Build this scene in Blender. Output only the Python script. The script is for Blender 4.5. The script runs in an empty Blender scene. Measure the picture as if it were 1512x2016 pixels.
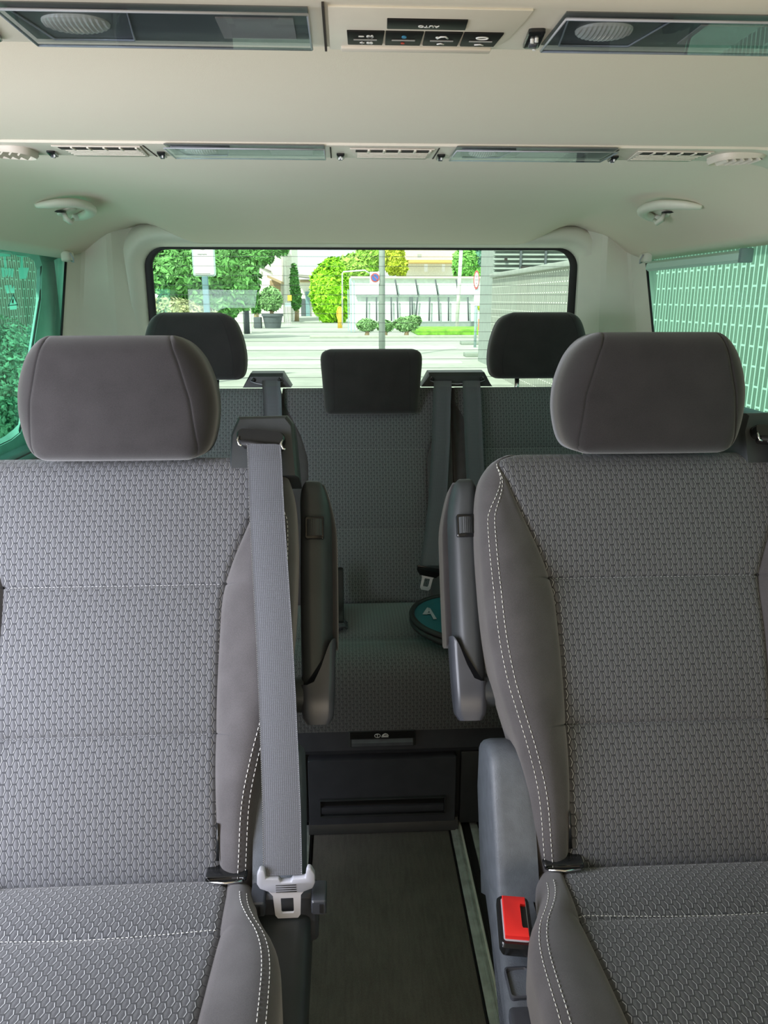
import bpy, bmesh, math, random
from mathutils import Vector, Matrix
random.seed(7)
# ---------------- camera ----------------
FPX, PCX, PCY = 1510.0, 756.0, 1008.0
PITCH, YAW = math.radians(15.5), math.radians(2.85)
CAM = Vector((-.05, 0, 1.10))
CF = Vector((math.sin(YAW)*math.cos(PITCH), math.cos(YAW)*math.cos(PITCH), -math.sin(PITCH)))
CR = Vector((math.cos(YAW), -math.sin(YAW), 0)); CU = CR.cross(CF)
scene = bpy.context.scene
col = scene.collection
cd = bpy.data.cameras.new('camera'); cam = bpy.data.objects.new('camera', cd); col.objects.link(cam)
cam.matrix_world = Matrix(((CR.x, CU.x, -CF.x, CAM.x), (CR.y, CU.y, -CF.y, CAM.y), (CR.z, CU.z, -CF.z, CAM.z), (0, 0, 0, 1)))
cd.sensor_fit = 'VERTICAL'; cd.sensor_height = 36; cd.lens = 36*FPX/2016; cd.clip_start = .02; cd.clip_end = 500
scene.camera = cam
# ---------------- light and exposure ----------------
vs = scene.view_settings
vs.view_transform = 'Standard'; vs.look = 'None'; vs.gamma = 1; vs.use_curve_mapping = False
vs.exposure = 0.0
world = bpy.data.worlds.new('sky'); scene.world = world; world.use_nodes = True
wn = world.node_tree.nodes; bg = wn['Background']
bg.inputs[0].default_value = (.93, .97, 1, 1); bg.inputs[1].default_value = 1.45
sd = bpy.data.lights.new('sun', 'SUN'); sd.energy = 5.5; sd.angle = math.radians(3); sd.color = (1, .96, .86)
so = bpy.data.objects.new('sun', sd); col.objects.link(so)
so.rotation_euler = Vector((.45, .75, -.95)).to_track_quat('-Z', 'Y').to_euler()
def area(name, loc, aim, sx, sy, energy, color, spread=180):
    l = bpy.data.lights.new(name, 'AREA'); l.shape = 'RECTANGLE'; l.size = sx; l.size_y = sy
    l.energy = energy; l.color = color; l.spread = math.radians(spread)
    o = bpy.data.objects.new(name, l); col.objects.link(o); o.location = loc
    o.rotation_euler = (Vector(aim)-Vector(loc)).to_track_quat('-Z', 'Y').to_euler(); return o
area('daylight_door', (-.85, .50, .86), (-.38, 1.18, .56), .60, .62, 12.8, (.86, .88, 1), 140)
area('cab_uplight_fill', (.0, -.55, .55), (.0, .30, 1.5), 1.3, .4, 10.5, (1, .84, .64))  # added lamp low in the cab, throwing warm fill up at the ceiling

# ---------------- helpers ----------------
def ray(px, py): return CF + CR*((px-PCX)/FPX) - CU*((py-PCY)/FPX)
def atY(px, py, Y):
    d = ray(px, py); return CAM + d*((Y-CAM.y)/d.y)
def tag(o, label=None, cat=None, group=None, kind=None):
    if label: o['label'] = label
    if cat: o['category'] = cat
    if group: o['group'] = group
    if kind: o['kind'] = kind
    return o
def empty(name, loc=(0, 0, 0)):
    o = bpy.data.objects.new(name, None); o.location = loc; o.empty_display_size = .05; col.objects.link(o); return o
def put(o, parent):
    """parent o (whose geometry is written in world coordinates) under parent, keeping it in place"""
    if parent is not None:
        o.parent = parent
        t = Vector((0, 0, 0)); p = parent
        while p is not None: t += p.location; p = p.parent
        o.location = o.location - t
    return o
def mk(name, verts, faces, mat, parent=None, smooth=True, uv=None, bevel=0, seg=2, autos=None, vert=False):
    me = bpy.data.meshes.new(name); me.from_pydata([tuple(v) for v in verts], [], faces); me.validate()
    bm = bmesh.new(); bm.from_mesh(me)
    if uv is None:
        bmesh.ops.recalc_face_normals(bm, faces=bm.faces)
    if bevel:
        ed = [e for e in bm.edges if e.is_manifold and len(e.link_faces) == 2 and e.calc_face_angle(0) > .6]
        bmesh.ops.bevel(bm, geom=ed, offset=bevel, segments=seg, affect='EDGES', profile=.5)
    if uv is not None:
        l = bm.loops.layers.uv.new('UVMap'); bm.verts.ensure_lookup_table()
        for f in bm.faces:
            for lp in f.loops: lp[l].uv = uv[lp.vert.index]
    for f in bm.faces: f.smooth = smooth
    if smooth and (bevel or autos is not None):
        for e in bm.edges:
            if len(e.link_faces) == 2 and e.calc_face_angle(0) > (autos or .7) and not (vert and abs(e.verts[0].co.z-e.verts[1].co.z) < .8*e.calc_length()): e.smooth = False
    bm.to_mesh(me); bm.free()
    me.materials.append(mat)
    o = bpy.data.objects.new(name, me); col.objects.link(o)
    return put(o, parent)
class G:
    """collects shapes into one mesh"""
    def __init__(s): s.v = []; s.f = []
    def add(s, v, f):
        n = len(s.v); s.v += [Vector(p) for p in v]; s.f += [tuple(i+n for i in q) for q in f]; return s
    def box(s, a, b, M=None):
        x0, y0, z0 = a; x1, y1, z1 = b
        v = [Vector(p) for p in ((x0, y0, z0), (x1, y0, z0), (x1, y1, z0), (x0, y1, z0), (x0, y0, z1), (x1, y0, z1), (x1, y1, z1), (x0, y1, z1))]
        if M: v = [M(p) for p in v]
        return s.add(v, [(0, 3, 2, 1), (4, 5, 6, 7), (0, 1, 5, 4), (1, 2, 6, 5), (2, 3, 7, 6), (3, 0, 4, 7)])
    def loft(s, loops, closed=True, cap=True):
        n = len(loops[0]); v = [p for l in loops for p in l]; f = []
        for i in range(len(loops)-1):
            for j in range(n if closed else n-1):
                k = (j+1) % n; f.append((i*n+j, i*n+k, (i+1)*n+k, (i+1)*n+j))
        if cap and closed: f += [tuple(range(n-1, -1, -1)), tuple((len(loops)-1)*n+j for j in range(n))]
        return s.add(v, f)
    def tube(s, pts, r, n=8, closed=False, flat=1.0):
        pts = [Vector(p) for p in pts]; loops = []; N = len(pts); up = Vector((.13, .21, .97)).normalized()
        for i, p in enumerate(pts):
            if closed: t = (pts[(i+1) % N]-pts[i-1]).normalized()
            else: t = (pts[min(i+1, N-1)]-pts[max(i-1, 0)]).normalized()
            a = t.cross(up); a = a.normalized() if a.length > 1e-4 else t.orthogonal().normalized()
            b = t.cross(a); rr = r[i] if isinstance(r, (list, tuple)) else r
            loops.append([p + a*math.cos(2*math.pi*j/n)*rr + b*math.sin(2*math.pi*j/n)*rr*flat for j in range(n)])
        if closed: loops.append(loops[0]); return s.loft(loops, cap=False)
        return s.loft(loops)
    def cyl(s, a, b, r, n=20, r2=None): 
        return s.tube([a, b], [r, r if r2 is None else r2], n)
    def prism(s, poly, ax, a, b):
        """poly of 2D points extruded along axis ax from a to b"""
        def P(u, v, w): return {0: (w, u, v), 1: (u, w, v), 2: (u, v, w)}[ax]
        return s.loft([[Vector(P(u, v, a)) for u, v in poly], [Vector(P(u, v, b)) for u, v in poly]])
    def done(s, name, mat, parent=None, **k): return mk(name, s.v, s.f, mat, parent, **k)
def sm(a, b, x):
    t = max(0, min(1, (x-a)/(b-a))); return t*t*(3-2*t)
def interp(tab, x):
    if x <= tab[0][0]: return tab[0][1]
    for (a, p), (b, q) in zip(tab, tab[1:]):
        if x <= b: return p+(q-p)*(x-a)/(b-a)
    return tab[-1][1]
def sinterp(tab, x):
    """smooth (Catmull) interpolation"""
    n = len(tab)
    if x <= tab[0][0]: return tab[0][1]
    if x >= tab[-1][0]: return tab[-1][1]
    for i in range(n-1):
        if x <= tab[i+1][0]:
            x0, y0 = tab[i]; x1, y1 = tab[i+1]; h = x1-x0; t = (x-x0)/h
            m0 = (y1-tab[i-1][1])/(x1-tab[i-1][0]) if i else (y1-y0)/h
            m1 = (tab[i+2][1]-y0)/(tab[i+2][0]-x0) if i < n-2 else (y1-y0)/h
            return (2*t**3-3*t*t+1)*y0+(t**3-2*t*t+t)*h*m0+(3*t*t-2*t**3)*y1+(t**3-t*t)*h*m1
def rrect(hx, hz, r, n=6, cx=0, cz=0):
    out = []
    for (sx, sz, a0) in ((1, 1, 0), (-1, 1, 90), (-1, -1, 180), (1, -1, 270)):
        for k in range(n+1):
            a = math.radians(a0+90*k/n); out.append((cx+sx*(hx-r)+r*math.cos(a), cz+sz*(hz-r)+r*math.sin(a)))
    return out
def text(name, s, mat, parent, M, size, ex=.0003):
    c = bpy.data.curves.new(name, 'FONT'); c.body = s; c.size = size; c.extrude = ex; c.align_x = 'CENTER'; c.align_y = 'CENTER'
    c.materials.append(mat); o = bpy.data.objects.new(name, c); col.objects.link(o)
    right, up, pos = M; right = Vector(right).normalized(); up = Vector(up).normalized(); nn = right.cross(up)
    t = Vector((0, 0, 0)); p = parent
    while p is not None: t += p.location; p = p.parent
    o.parent = parent
    R = Matrix((right, up, nn)).transposed()
    o.rotation_euler = R.to_euler(); o.location = Vector(pos)-t
    me = bpy.data.meshes.new_from_object(o.evaluated_get(bpy.context.evaluated_depsgraph_get()))
    q = bpy.data.objects.new(name, me); col.objects.link(q); q.parent = parent; q.rotation_euler = o.rotation_euler; q.location = o.location
    bpy.data.objects.remove(o); return q

# ---------------- materials ----------------
class E:
    """little expression builder for shader maths"""
    nt = None
    def __init__(s, x): s.x = x
    @staticmethod
    def op(o, *a, clamp=False):
        n = E.nt.nodes.new('ShaderNodeMath'); n.operation = o; n.use_clamp = clamp
        for i, v in enumerate(a):
            if isinstance(v, E): E.nt.links.new(v.x, n.inputs[i])
            else: n.inputs[i].default_value = v
        return E(n.outputs[0])
    def __add__(s, o): return E.op('ADD', s, o)
    __radd__ = __add__
    def __sub__(s, o): return E.op('SUBTRACT', s, o)
    def __rsub__(s, o): return E.op('SUBTRACT', o, s)
    def __mul__(s, o): return E.op('MULTIPLY', s, o)
    __rmul__ = __mul__
    def __truediv__(s, o): return E.op('DIVIDE', s, o)
def eabs(a): return E.op('ABSOLUTE', a)
def emax(a, b): return E.op('MAXIMUM', a, b)
def emin(a, b): return E.op('MINIMUM', a, b)
def estep(a, b, x):
    n = E.nt.nodes.new('ShaderNodeMapRange'); n.interpolation_type = 'SMOOTHSTEP'
    E.nt.links.new(x.x, n.inputs[0]); n.inputs[1].default_value = a; n.inputs[2].default_value = b
    return E(n.outputs[0])
def emix(f, a, b):
    n = E.nt.nodes.new('ShaderNodeMix'); n.data_type = 'RGBA'
    E.nt.links.new(f.x, n.inputs[0])
    for i, v in ((6, a), (7, b)):
        if isinstance(v, E): E.nt.links.new(v.x, n.inputs[i])
        else: n.inputs[i].default_value = (*v, 1)
    return E(n.outputs[2])
def enoise(scale, detail=2, coord='Object', stretch=None):
    nt = E.nt; tc = nt.nodes.new('ShaderNodeTexCoord'); n = nt.nodes.new('ShaderNodeTexNoise')
    n.inputs['Scale'].default_value = scale; n.inputs['Detail'].default_value = detail
    s = tc.outputs[coord]
    if stretch:
        m = nt.nodes.new('ShaderNodeMapping'); m.inputs['Scale'].default_value = stretch; nt.links.new(s, m.inputs[0]); s = m.outputs[0]
    nt.links.new(s, n.inputs['Vector']); return E(n.outputs[0])
def ecoord(coord='UV'):
    tc = E.nt.nodes.new('ShaderNodeTexCoord'); sp = E.nt.nodes.new('ShaderNodeSeparateXYZ')
    E.nt.links.new(tc.outputs[coord], sp.inputs[0]); return [E(o) for o in sp.outputs]
def newmat(name, color=(.5, .5, .5), rough=.6, metal=0, sheen=0, spec=.5):
    m = bpy.data.materials.new(name); m.use_nodes = True; E.nt = m.node_tree
    b = m.node_tree.nodes['Principled BSDF']
    b.inputs['Base Color'].default_value = (*color, 1); b.inputs['Roughness'].default_value = rough
    b.inputs['Metallic'].default_value = metal; b.inputs['Specular IOR Level'].default_value = spec
    if sheen: b.inputs['Sheen Weight'].default_value = sheen; b.inputs['Sheen Roughness'].default_value = .5
    return m, b
def setc(b, e, key='Base Color'): E.nt.links.new(e.x, b.inputs[key])
def bump(b, e, strength=.3, dist=.001):
    n = E.nt.nodes.new('ShaderNodeBump'); n.inputs['Strength'].default_value = strength; n.inputs['Distance'].default_value = dist
    E.nt.links.new(e.x, n.inputs['Height']); E.nt.links.new(n.outputs[0], b.inputs['Normal'])
def plain(name, color, rough=.6, metal=0, var=.15, scale=30, bs=0, bscale=400, **k):
    m, b = newmat(name, color, rough, metal, **k)
    if var:
        n = enoise(scale, 3); setc(b, emix(estep(.3, .7, n), tuple(c*(1-var) for c in color), tuple(min(1, c*(1+var)) for c in color)))
    if bs: bump(b, enoise(bscale, 2), bs, .001)
    return m
def hexfabric(name, cell, groove, thread, dim=.35):
    m, b = newmat(name, (.1, .1, .1), .9, 0, .25, .2)
    u, v, _ = ecoord('UV'); a, c = .0072, .0141
    def lat(ox, oy):
        x = E.op('WRAP', u+ox, 2*a, 0.0)-a; y = E.op('WRAP', v+oy, c, 0.0)-c/2
        return x, y
    x1, y1 = lat(0, 0); x2, y2 = lat(a, c/2)
    def met(x, y):
        return emax(eabs(y)*(2/c), (eabs(x)+eabs(y)*(2*a/3/c))*(1.5/a))
    m1, m2 = met(x1, y1), met(x2, y2)
    sel = E.op('LESS_THAN', m1, m2)
    mm = emin(m1, m2); x = sel*x1+(1-sel)*x2; y = sel*y1+(1-sel)*y2
    sl = (eabs(x)+eabs(y)*(2*a/3/c))*(1.5/a)
    ring = estep(.68, .74, sl)*(1-estep(.81, .87, sl))*(1-estep(.36*c, .42*c, eabs(y)))
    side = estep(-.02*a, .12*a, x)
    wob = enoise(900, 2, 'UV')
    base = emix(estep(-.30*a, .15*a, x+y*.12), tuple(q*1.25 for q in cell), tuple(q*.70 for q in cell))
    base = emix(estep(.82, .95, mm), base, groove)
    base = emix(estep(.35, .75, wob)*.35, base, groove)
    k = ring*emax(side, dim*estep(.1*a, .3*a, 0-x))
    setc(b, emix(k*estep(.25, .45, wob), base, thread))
    bump(b, (1-estep(.55, .98, mm))+ring*.3+wob*.15, .5, .001)
    return m
M = {}
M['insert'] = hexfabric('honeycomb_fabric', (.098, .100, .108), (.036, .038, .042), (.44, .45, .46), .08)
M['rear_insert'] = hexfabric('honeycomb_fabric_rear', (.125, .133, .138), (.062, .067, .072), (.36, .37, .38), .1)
def clothmat(name, c):
    m, b = newmat(name, c, .95, 0, .35, .15)
    n = enoise(1800, 3); n2 = enoise(25, 2)
    setc(b, emix(estep(.3, .7, n*.7+n2*.3), tuple(q*.72 for q in c), tuple(q*1.3 for q in c))); bump(b, n, .35, .0006); return m
M['cloth'] = clothmat('plain_seat_cloth', (.074, .070, .073))
M['rest'] = clothmat('headrest_cloth', (.028, .0255, .0265))
M['thread'] = plain('white_stitch_thread', (.75, .75, .72), .8, var=0)
M['seam'] = plain('dark_seam', (.015, .015, .016), .9, var=0)
m, b = newmat('belt_webbing', (.09, .096, .11), .55, 0, .2, .5)
u, v, _ = ecoord('UV'); w = E.op('SINE', v*4200); w2 = E.op('SINE', u*2600)
setc(b, emix(estep(-.6, .9, w+w2*.4), (.075, .080, .096), (.110, .117, .138))); bump(b, w*.6+w2*.4, .4, .0005); M['belt'] = m
M['plastic'] = plain('charcoal_plastic', (.034, .039, .042), .45, var=.08, bs=.12, bscale=900)
M['gloss'] = plain('black_gloss_plastic', (.012, .013, .014), .2, var=0)
M['grain'] = plain('grained_grey_plastic', (.10, .113, .13), .5, var=.1, scale=60, bs=.35, bscale=650)
M['pocket'] = plain('smooth_black_plastic', (.055, .060, .072), .35, var=.08)
M['lightplastic'] = plain('pale_grey_plastic', (.40, .41, .46), .35, var=.05)
M['keyblack'] = plain('matt_black_key', (.012, .012, .012), .5, var=0, spec=.15)
M['chrome'] = plain('polished_steel', (.80, .80, .80), .22, 1, var=0)
M['plate'] = plain('satin_steel_plate', (.85, .83, .86), .5, .35, var=0)
M['brushed'] = plain('brushed_steel', (.55, .56, .56), .38, 1, var=.1)
M['red'] = plain('red_button_plastic', (.80, .025, .022), .4, var=.04)
M['mark'] = plain('white_marking', (.8, .8, .8), .6, var=0)
M['greymark'] = plain('grey_marking', (.35, .35, .35), .6, var=0)
M['bluemark'] = plain('blue_marking', (.05, .25, .45), .6, var=0)
M['redmark'] = plain('red_marking', (.55, .08, .05), .6, var=0)
m, b = newmat('headliner_cloth', (.60, .57, .51), .95, 0, .2, .15)
n = enoise(900, 3); n2 = enoise(6, 2); setc(b, emix(n*.6+n2*.4, (.68, .61, .49), (.76, .69, .57))); bump(b, n, .25, .0006); M['headliner'] = m
M['trim'] = plain('beige_grey_trim_plastic', (.70, .69, .61), .5, var=.03, scale=8, bs=.08, bscale=900)
M['console'] = plain('beige_console_plastic', (.72, .67, .59), .42, var=.02)
M['vent'] = plain('beige_vent_plastic', (.66, .60, .53), .5, var=.02)
M['dark'] = plain('dark_recess', (.035, .028, .026), .8, var=0)
M['sidetrim'] = plain('dark_side_trim', (.035, .042, .042), .6, var=.1, bs=.2)
m, b = newmat('black_floor_mat', (.020, .018, .016), .85, 0, .1, .35)
n = enoise(700, 3); n2 = enoise(14, 4); n3 = enoise(60, 3, stretch=(3, .35, 1))
setc(b, emix(estep(.25, .75, n*.4+n2*.3+n3*.3), (.100, .090, .081), (.195, .178, .160))); bump(b, n, .5, .001); M['mat'] = m
M['rubber'] = plain('black_rubber', (.012, .012, .013), .6, var=0)
M['silver'] = plain('aluminium_rail', (.52, .56, .54), .45, .15, var=.2, scale=40)
M['rubstrip'] = plain('pale_rail_strip', (.80, .80, .74), .5, var=.1)
def glass(name, tint, gl=.012, rough=0.0, gz=.45):
    m = bpy.data.materials.new(name); m.use_nodes = True; nt = m.node_tree; nt.nodes.clear()
    o = nt.nodes.new('ShaderNodeOutputMaterial'); t = nt.nodes.new('ShaderNodeBsdfTransparent'); t.inputs[0].default_value = (*tint, 1)
    g = nt.nodes.new('ShaderNodeBsdfGlossy'); g.inputs['Roughness'].default_value = rough; g.inputs[0].default_value = (.9, 1, .97, 1)
    mx = nt.nodes.new('ShaderNodeMixShader'); lw = nt.nodes.new('ShaderNodeLayerWeight'); pw = nt.nodes.new('ShaderNodeMath'); pw.operation = 'POWER'; pw.inputs[1].default_value = 5; ml = nt.nodes.new('ShaderNodeMath'); ml.operation = 'MULTIPLY_ADD'; ml.inputs[1].default_value = gz; ml.inputs[2].default_value = gl
    nt.links.new(lw.outputs['Facing'], pw.inputs[0]); nt.links.new(pw.outputs[0], ml.inputs[0])
    nt.links.new(ml.outputs[0], mx.inputs[0]); nt.links.new(t.outputs[0], mx.inputs[1]); nt.links.new(g.outputs[0], mx.inputs[2]); nt.links.new(mx.outputs[0], o.inputs[0])
    return m
M['glass_rear'] = glass('clear_greenish_glass', (.91, .985, .94))
M['glass_side'] = glass('green_tinted_glass', (.66, .93, .84))
M['glass_left'] = glass('teal_tinted_glass', (.66, .93, .87))
M['glass_door'] = glass('door_green_glass', (.72, .97, .90))
M['lens'] = glass('smoked_lens', (.78, .81, .84), gz=.25)
M['teal'] = plain('teal_sunshade_film', (.02, .13, .16), .3, var=.1)
# ================= van shell =================
def zceil(x, y):
    ax = abs(x)
    d = max(0, ax-.58)/.24; z = 1.324 - .106*min(1.1, d)**2.0
    z -= .065*(max(0, y-1.85)/.6)**1.5*(1-sm(.48, .66, ax))
    return z
V, Fc = [], []
nx, ny = 65, 70
for j in range(ny+1):
    y = -1.5+3.97*j/ny
    for i in range(nx+1):
        x = -.83+1.66*i/nx; V.append((x, y, zceil(x, y)))
base = len(V)
for j in range(ny):
    for i in range(nx):
        a = j*(nx+1)+i; Fc.append((a, a+nx+1, a+nx+2, a+1))
V += [(x, y, z+.03) for x, y, z in V[:base]]
Fc += [tuple(q+base for q in reversed(f)) for f in Fc[:]]
def edge(seq):
    for p, q in zip(seq, seq[1:]): Fc.append((p, q, q+base, p+base))
edge(list(range(nx+1))); edge([ny*(nx+1)+i for i in range(nx, -1, -1)])
edge([j*(nx+1) for j in range(ny, -1, -1)]); edge([j*(nx+1)+nx for j in range(ny+1)])
tag(mk('ceiling', V, Fc, M['headliner']), 'light grey cloth headliner of the van roof', 'ceiling', kind='structure')
tag(G().box((-.95, -1.55, 1.37), (.95, 2.62, 1.42)).done('ceiling_roof_panel', M['rubber'], smooth=False), 'outer roof panel above the headliner', 'roof', kind='structure')
# floor
tag(G().box((-.86, -1.5, -.05), (.86, 2.6, -.004)).done('floor', M['rubber'], smooth=False), 'black van floor under the mat', 'floor', kind='structure')
# side walls
for side, X, zl in (('left', -1, .745), ('right', 1, .862)):
    w = G(); x0, x1 = (.815, .87)
    def bx(a, b): 
        xa, xb = sorted((X*a[0], X*b[0])); w.box((xa, a[1], a[2]), (xb, b[1], b[2]))
    bx((x0, 1.05, -.05), (x1, 2.6, zl)); bx((x0, -1.5, -.05), (x1, 1.05 if X > 0 else -.45, zl))
    bx((x0, -1.5, zl), (x1, -.45, 1.3))  # unseen infill added to shut daylight out of the cab side windows
    bx((.83, -1.5, 1.225), (.95, 2.6, 1.40)); bx((x0, 1.03, zl), (x1, 1.10, 1.3)); bx((x0, -1.5, zl), (x1, -1.2, 1.3)); bx((x0, -.55, zl), (x1, -.45, 1.3))
    tag(w.done('wall_'+side, M['sidetrim'], smooth=True, bevel=.006), 'dark lower side trim, roof rail and added cab window infill on the %s of the van' % side, 'wall', kind='structure')
# lower side trim ledge under right window and storage ledge
for X, nm in ((-1, 'trim_1'), (1, 'trim_2')):
    poly = [(.815, .86 if X > 0 else .742), (.79, .855 if X > 0 else .737), (.775, .80 if X > 0 else .70), (.76, .45), (.74, .30), (.74, 0), (.815, 0)]
    tag(G().prism([(X*u, v) for u, v in poly], 1, 1.1, 2.42).done(nm, M['sidetrim'], bevel=.004), 'dark moulded ledge beneath the side window', 'trim', kind='structure')
# corner pillars
for X, nm in ((-1, 'trim_3'), (1, 'trim_4')):
    prof = [(.827, 2.25), (.818, 2.285), (.806, 2.315), (.798, 2.325), (.735, 2.362), (.722, 2.372), (.708, 2.392), (.700, 2.405), (.684, 2.425), (.674, 2.44), (.70, 2.56), (.86, 2.56), (.86, 2.30)]
    loops = []
    for z in (.55, .80, .95, 1.05, 1.12, 1.18, 1.22, 1.245, 1.27, 1.29, 1.31, 1.33):
        lp = []
        for k, (x, y) in enumerate(prof):
            zz = min(z, zceil(x, y)+.010)
            yy = y+(zz-1.1)*(.45 if k < 4 else .1 if k < 10 else 0)
            xx = x
            lp.append((X*xx, yy, zz))
        loops.append(lp)
    tag(G().loft(loops).done(nm, M['trim'], autos=.2, vert=True), 'pale moulded corner pillar cover beside the rear window', 'trim', kind='structure')
# rear window surround
cxw = .012
def ringloft(name, specs, mat, parent=None, **k):
    g = G(); loops = []
    for hx, zt, zb, r, y in specs:
        hz = (zt-zb)/2
        loops.append([(cxw+u, y, (zt+zb)/2+v) for u, v in rrect(hx, hz, r, 10)])
    n = len(loops[0]); f = []
    v = [p for l in loops for p in l]
    for i in range(len(loops)):
        ii = (i+1) % len(loops)
        for j in range(n):
            kk = (j+1) % n; f.append((i*n+j, i*n+kk, ii*n+kk, ii*n+j))
    g.add(v, f); return g.done(name, mat, parent, **k)
tag(ringloft('trim_5', [(.735, 1.312, .74, .11, 2.435), (.72, 1.30, .75, .10, 2.420), (.700, 1.276, .77, .09, 2.418), (.684, 1.264, .78, .07, 2.432), (.672, 1.257, .785, .062, 2.452), (.668, 1.253, .79, .06, 2.485), (.70, 1.30, .76, .10, 2.50), (.76, 1.33, .70, .12, 2.48)], M['trim'], autos=1.2),
    'pale frame moulding around the tailgate window', 'trim', kind='structure')
w3 = empty('window_3', (0, 2.49, 1.0)); tag(w3, 'rear tailgate window with heating wires', 'window', kind='structure')
gl = G().box((-.70, 2.492, .74), (.72, 2.496, 1.31)).done('glass', M['glass_rear'], w3, smooth=False)
ringloft('rubber_edge', [(.67, 1.255, .79, .06, 2.488), (.649, 1.249, .80, .052, 2.486), (.645, 1.246, .803, .05, 2.491), (.69, 1.30, .76, .09, 2.491)], M['rubber'], w3)
g = G()
for k in range(15):
    z = .83+k*.0283; g.box((-.63, 2.4905, z), (.655, 2.4915, z+.0011))
tag(g.done('heating_wire', M['greymark'], w3, smooth=False), kind='stuff')
# tailgate lower panel
tag(G().box((-.86, 2.44, -.05), (.86, 2.52, .79)).done('wall_back', M['sidetrim'], smooth=False), 'dark tailgate inner panel below the rear window', 'wall', kind='structure')
tag(G().box((-.86, -1.56, -.05), (.86, -1.5, .85)).box((-.86, -1.56, .85), (.86, -1.5, 1.40)).done('wall_front', M['sidetrim'], smooth=False), 'dark front bulkhead with an unseen panel added above it to block windscreen light', 'wall', kind='structure')  # upper box added to close the windscreen opening against outside light
# side windows
w1 = empty('window_1', (-.835, 1.7, 1.0)); tag(w1, 'teal tinted side window on the left', 'window', kind='structure')
G().box((-.838, 1.08, .72), (-.833, 2.46, 1.26)).done('glass', M['glass_left'], w1, smooth=False)
w2 = empty('window_2', (.835, 1.7, 1.0)); tag(w2, 'green tinted side window on the right', 'window', kind='structure')
G().box((.833, 1.08, .84), (.838, 2.40, 1.26)).done('glass', M['glass_side'], w2, smooth=False)
w4 = empty('window_4', (.835, .3, 1.0)); tag(w4, 'green tinted side window beside the front seats', 'window', kind='structure')
G().box((.833, -.45, .84), (.838, 1.05, 1.26)).done('glass', M['glass_side'], w4, smooth=False)
# black seal along rear edge of the side windows
for w, X in ((w1, -1), (w2, 1)):
    g = G(); g.tube([(X*.826, 2.243+(z-1.1)*.5, z) for z in (.75, .95, 1.1, 1.24)], .0035, 6); g.done('rubber_edge', M['rubber'], w)
# blind retainer hooks at window corners
for X in (-1, 1):
    h = G().loft([[(X*(.818-dx), y+dy, 1.214+dz) for dy, dz in rrect(.026*s, .014*s, .006)] for dx, s, y in ((0, 1, 2.262), (.014, .95, 2.262), (.02, .7, 2.262))])
    o = h.done('blind_hook', M['trim'], autos=1)
    tag(o, 'small pale sunblind hook at the top rear corner of the %s side window' % ('left' if X < 0 else 'right'), 'hook', 'sunblind hooks')
    G().tube([(X*.796, 2.245, 1.222), (X*.790, 2.25, 1.208), (X*.794, 2.262, 1.199), (X*.805, 2.27, 1.203)], .0022, 6).done('hook_tip', M['lightplastic'], o)
# solid bar painted for a blind cassette reflected in the right window
cs = G().loft([[(.822, 1.30, z) for z in ()] or [(x, y, z) for x, z in ((.826, 1.205), (.812, 1.203), (.800, 1.196), (.798, 1.182), (.806, 1.176), (.826, 1.178))] for y in (1.70, 2.225)])
# (kept slim, hugging the glass)
o = cs.done('cassette_reflection', plain('pale_reflection_paint', (.50, .72, .64), .4, var=0), autos=.5)
tag(o, 'pale bar standing for a sunblind housing reflected in the top of the right side window', 'sunblind')
G().box((.80, 1.690, 1.176), (.828, 1.704, 1.206)).done('end_cap', plain('grey_green_cap', (.16, .25, .24), .5, var=0), o, bevel=.003)

# ---- floor mat, rail ----
fm = G()
fm.box((-.130, .2, -.004), (.158, 1.425, .002))
o = fm.done('floor_mat', M['mat'], bevel=.001); tag(o, 'long black carpeted mat in the aisle between the two front seats', 'mat')
g = G()
for x in (-.134, .1595): g.box((x-.0015, .2, -.003), (x+.0015, 1.425, .004))
g.done('edge_piping', M['rubber'], o)
rl = empty('floor_rail', (.18, .8, 0)); tag(rl, 'aluminium seat rail running along the floor right of the mat', 'rail')
G().box((.1625, .1, -.004), (.1865, 1.425, .0045)).done('channel', M['silver'], rl, bevel=.001)
G().box((.1725, .1, .004), (.1785, 1.425, .0062)).done('pale_strip', M['silver'], rl, bevel=.001)
G().box((.1825, .1, .004), (.1870, 1.425, .0066)).done('bright_edge', M['rubstrip'], rl, bevel=.001)
G().box((.1875, .1, -.004), (.2055, 1.425, .003)).box((.192, .1, .003), (.194, 1.425, .006)).done('rubber_groove', M['rubber'], rl, smooth=False)
G().box((.206, .1, -.004), (.222, 1.425, .006)).done('outer_channel', M['silver'], rl, bevel=.001)
for X, t in ((-1, 'left'),):
    r2 = tag(G().box((-.1475, .1, -.004), (-.1375, 1.425, .004)).done('floor_strip', M['silver'], bevel=.001), 'thin metal floor strip along the left edge of the mat', 'strip')
# left outer carpet
tag(G().box((.224, .1, -.004), (.80, 1.40, .0015)).box((-.80, .1, -.004), (-.150, 1.40, .0015)).done('carpet', M['mat'], smooth=False), 'black floor carpet under both front seats', 'carpet')

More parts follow.
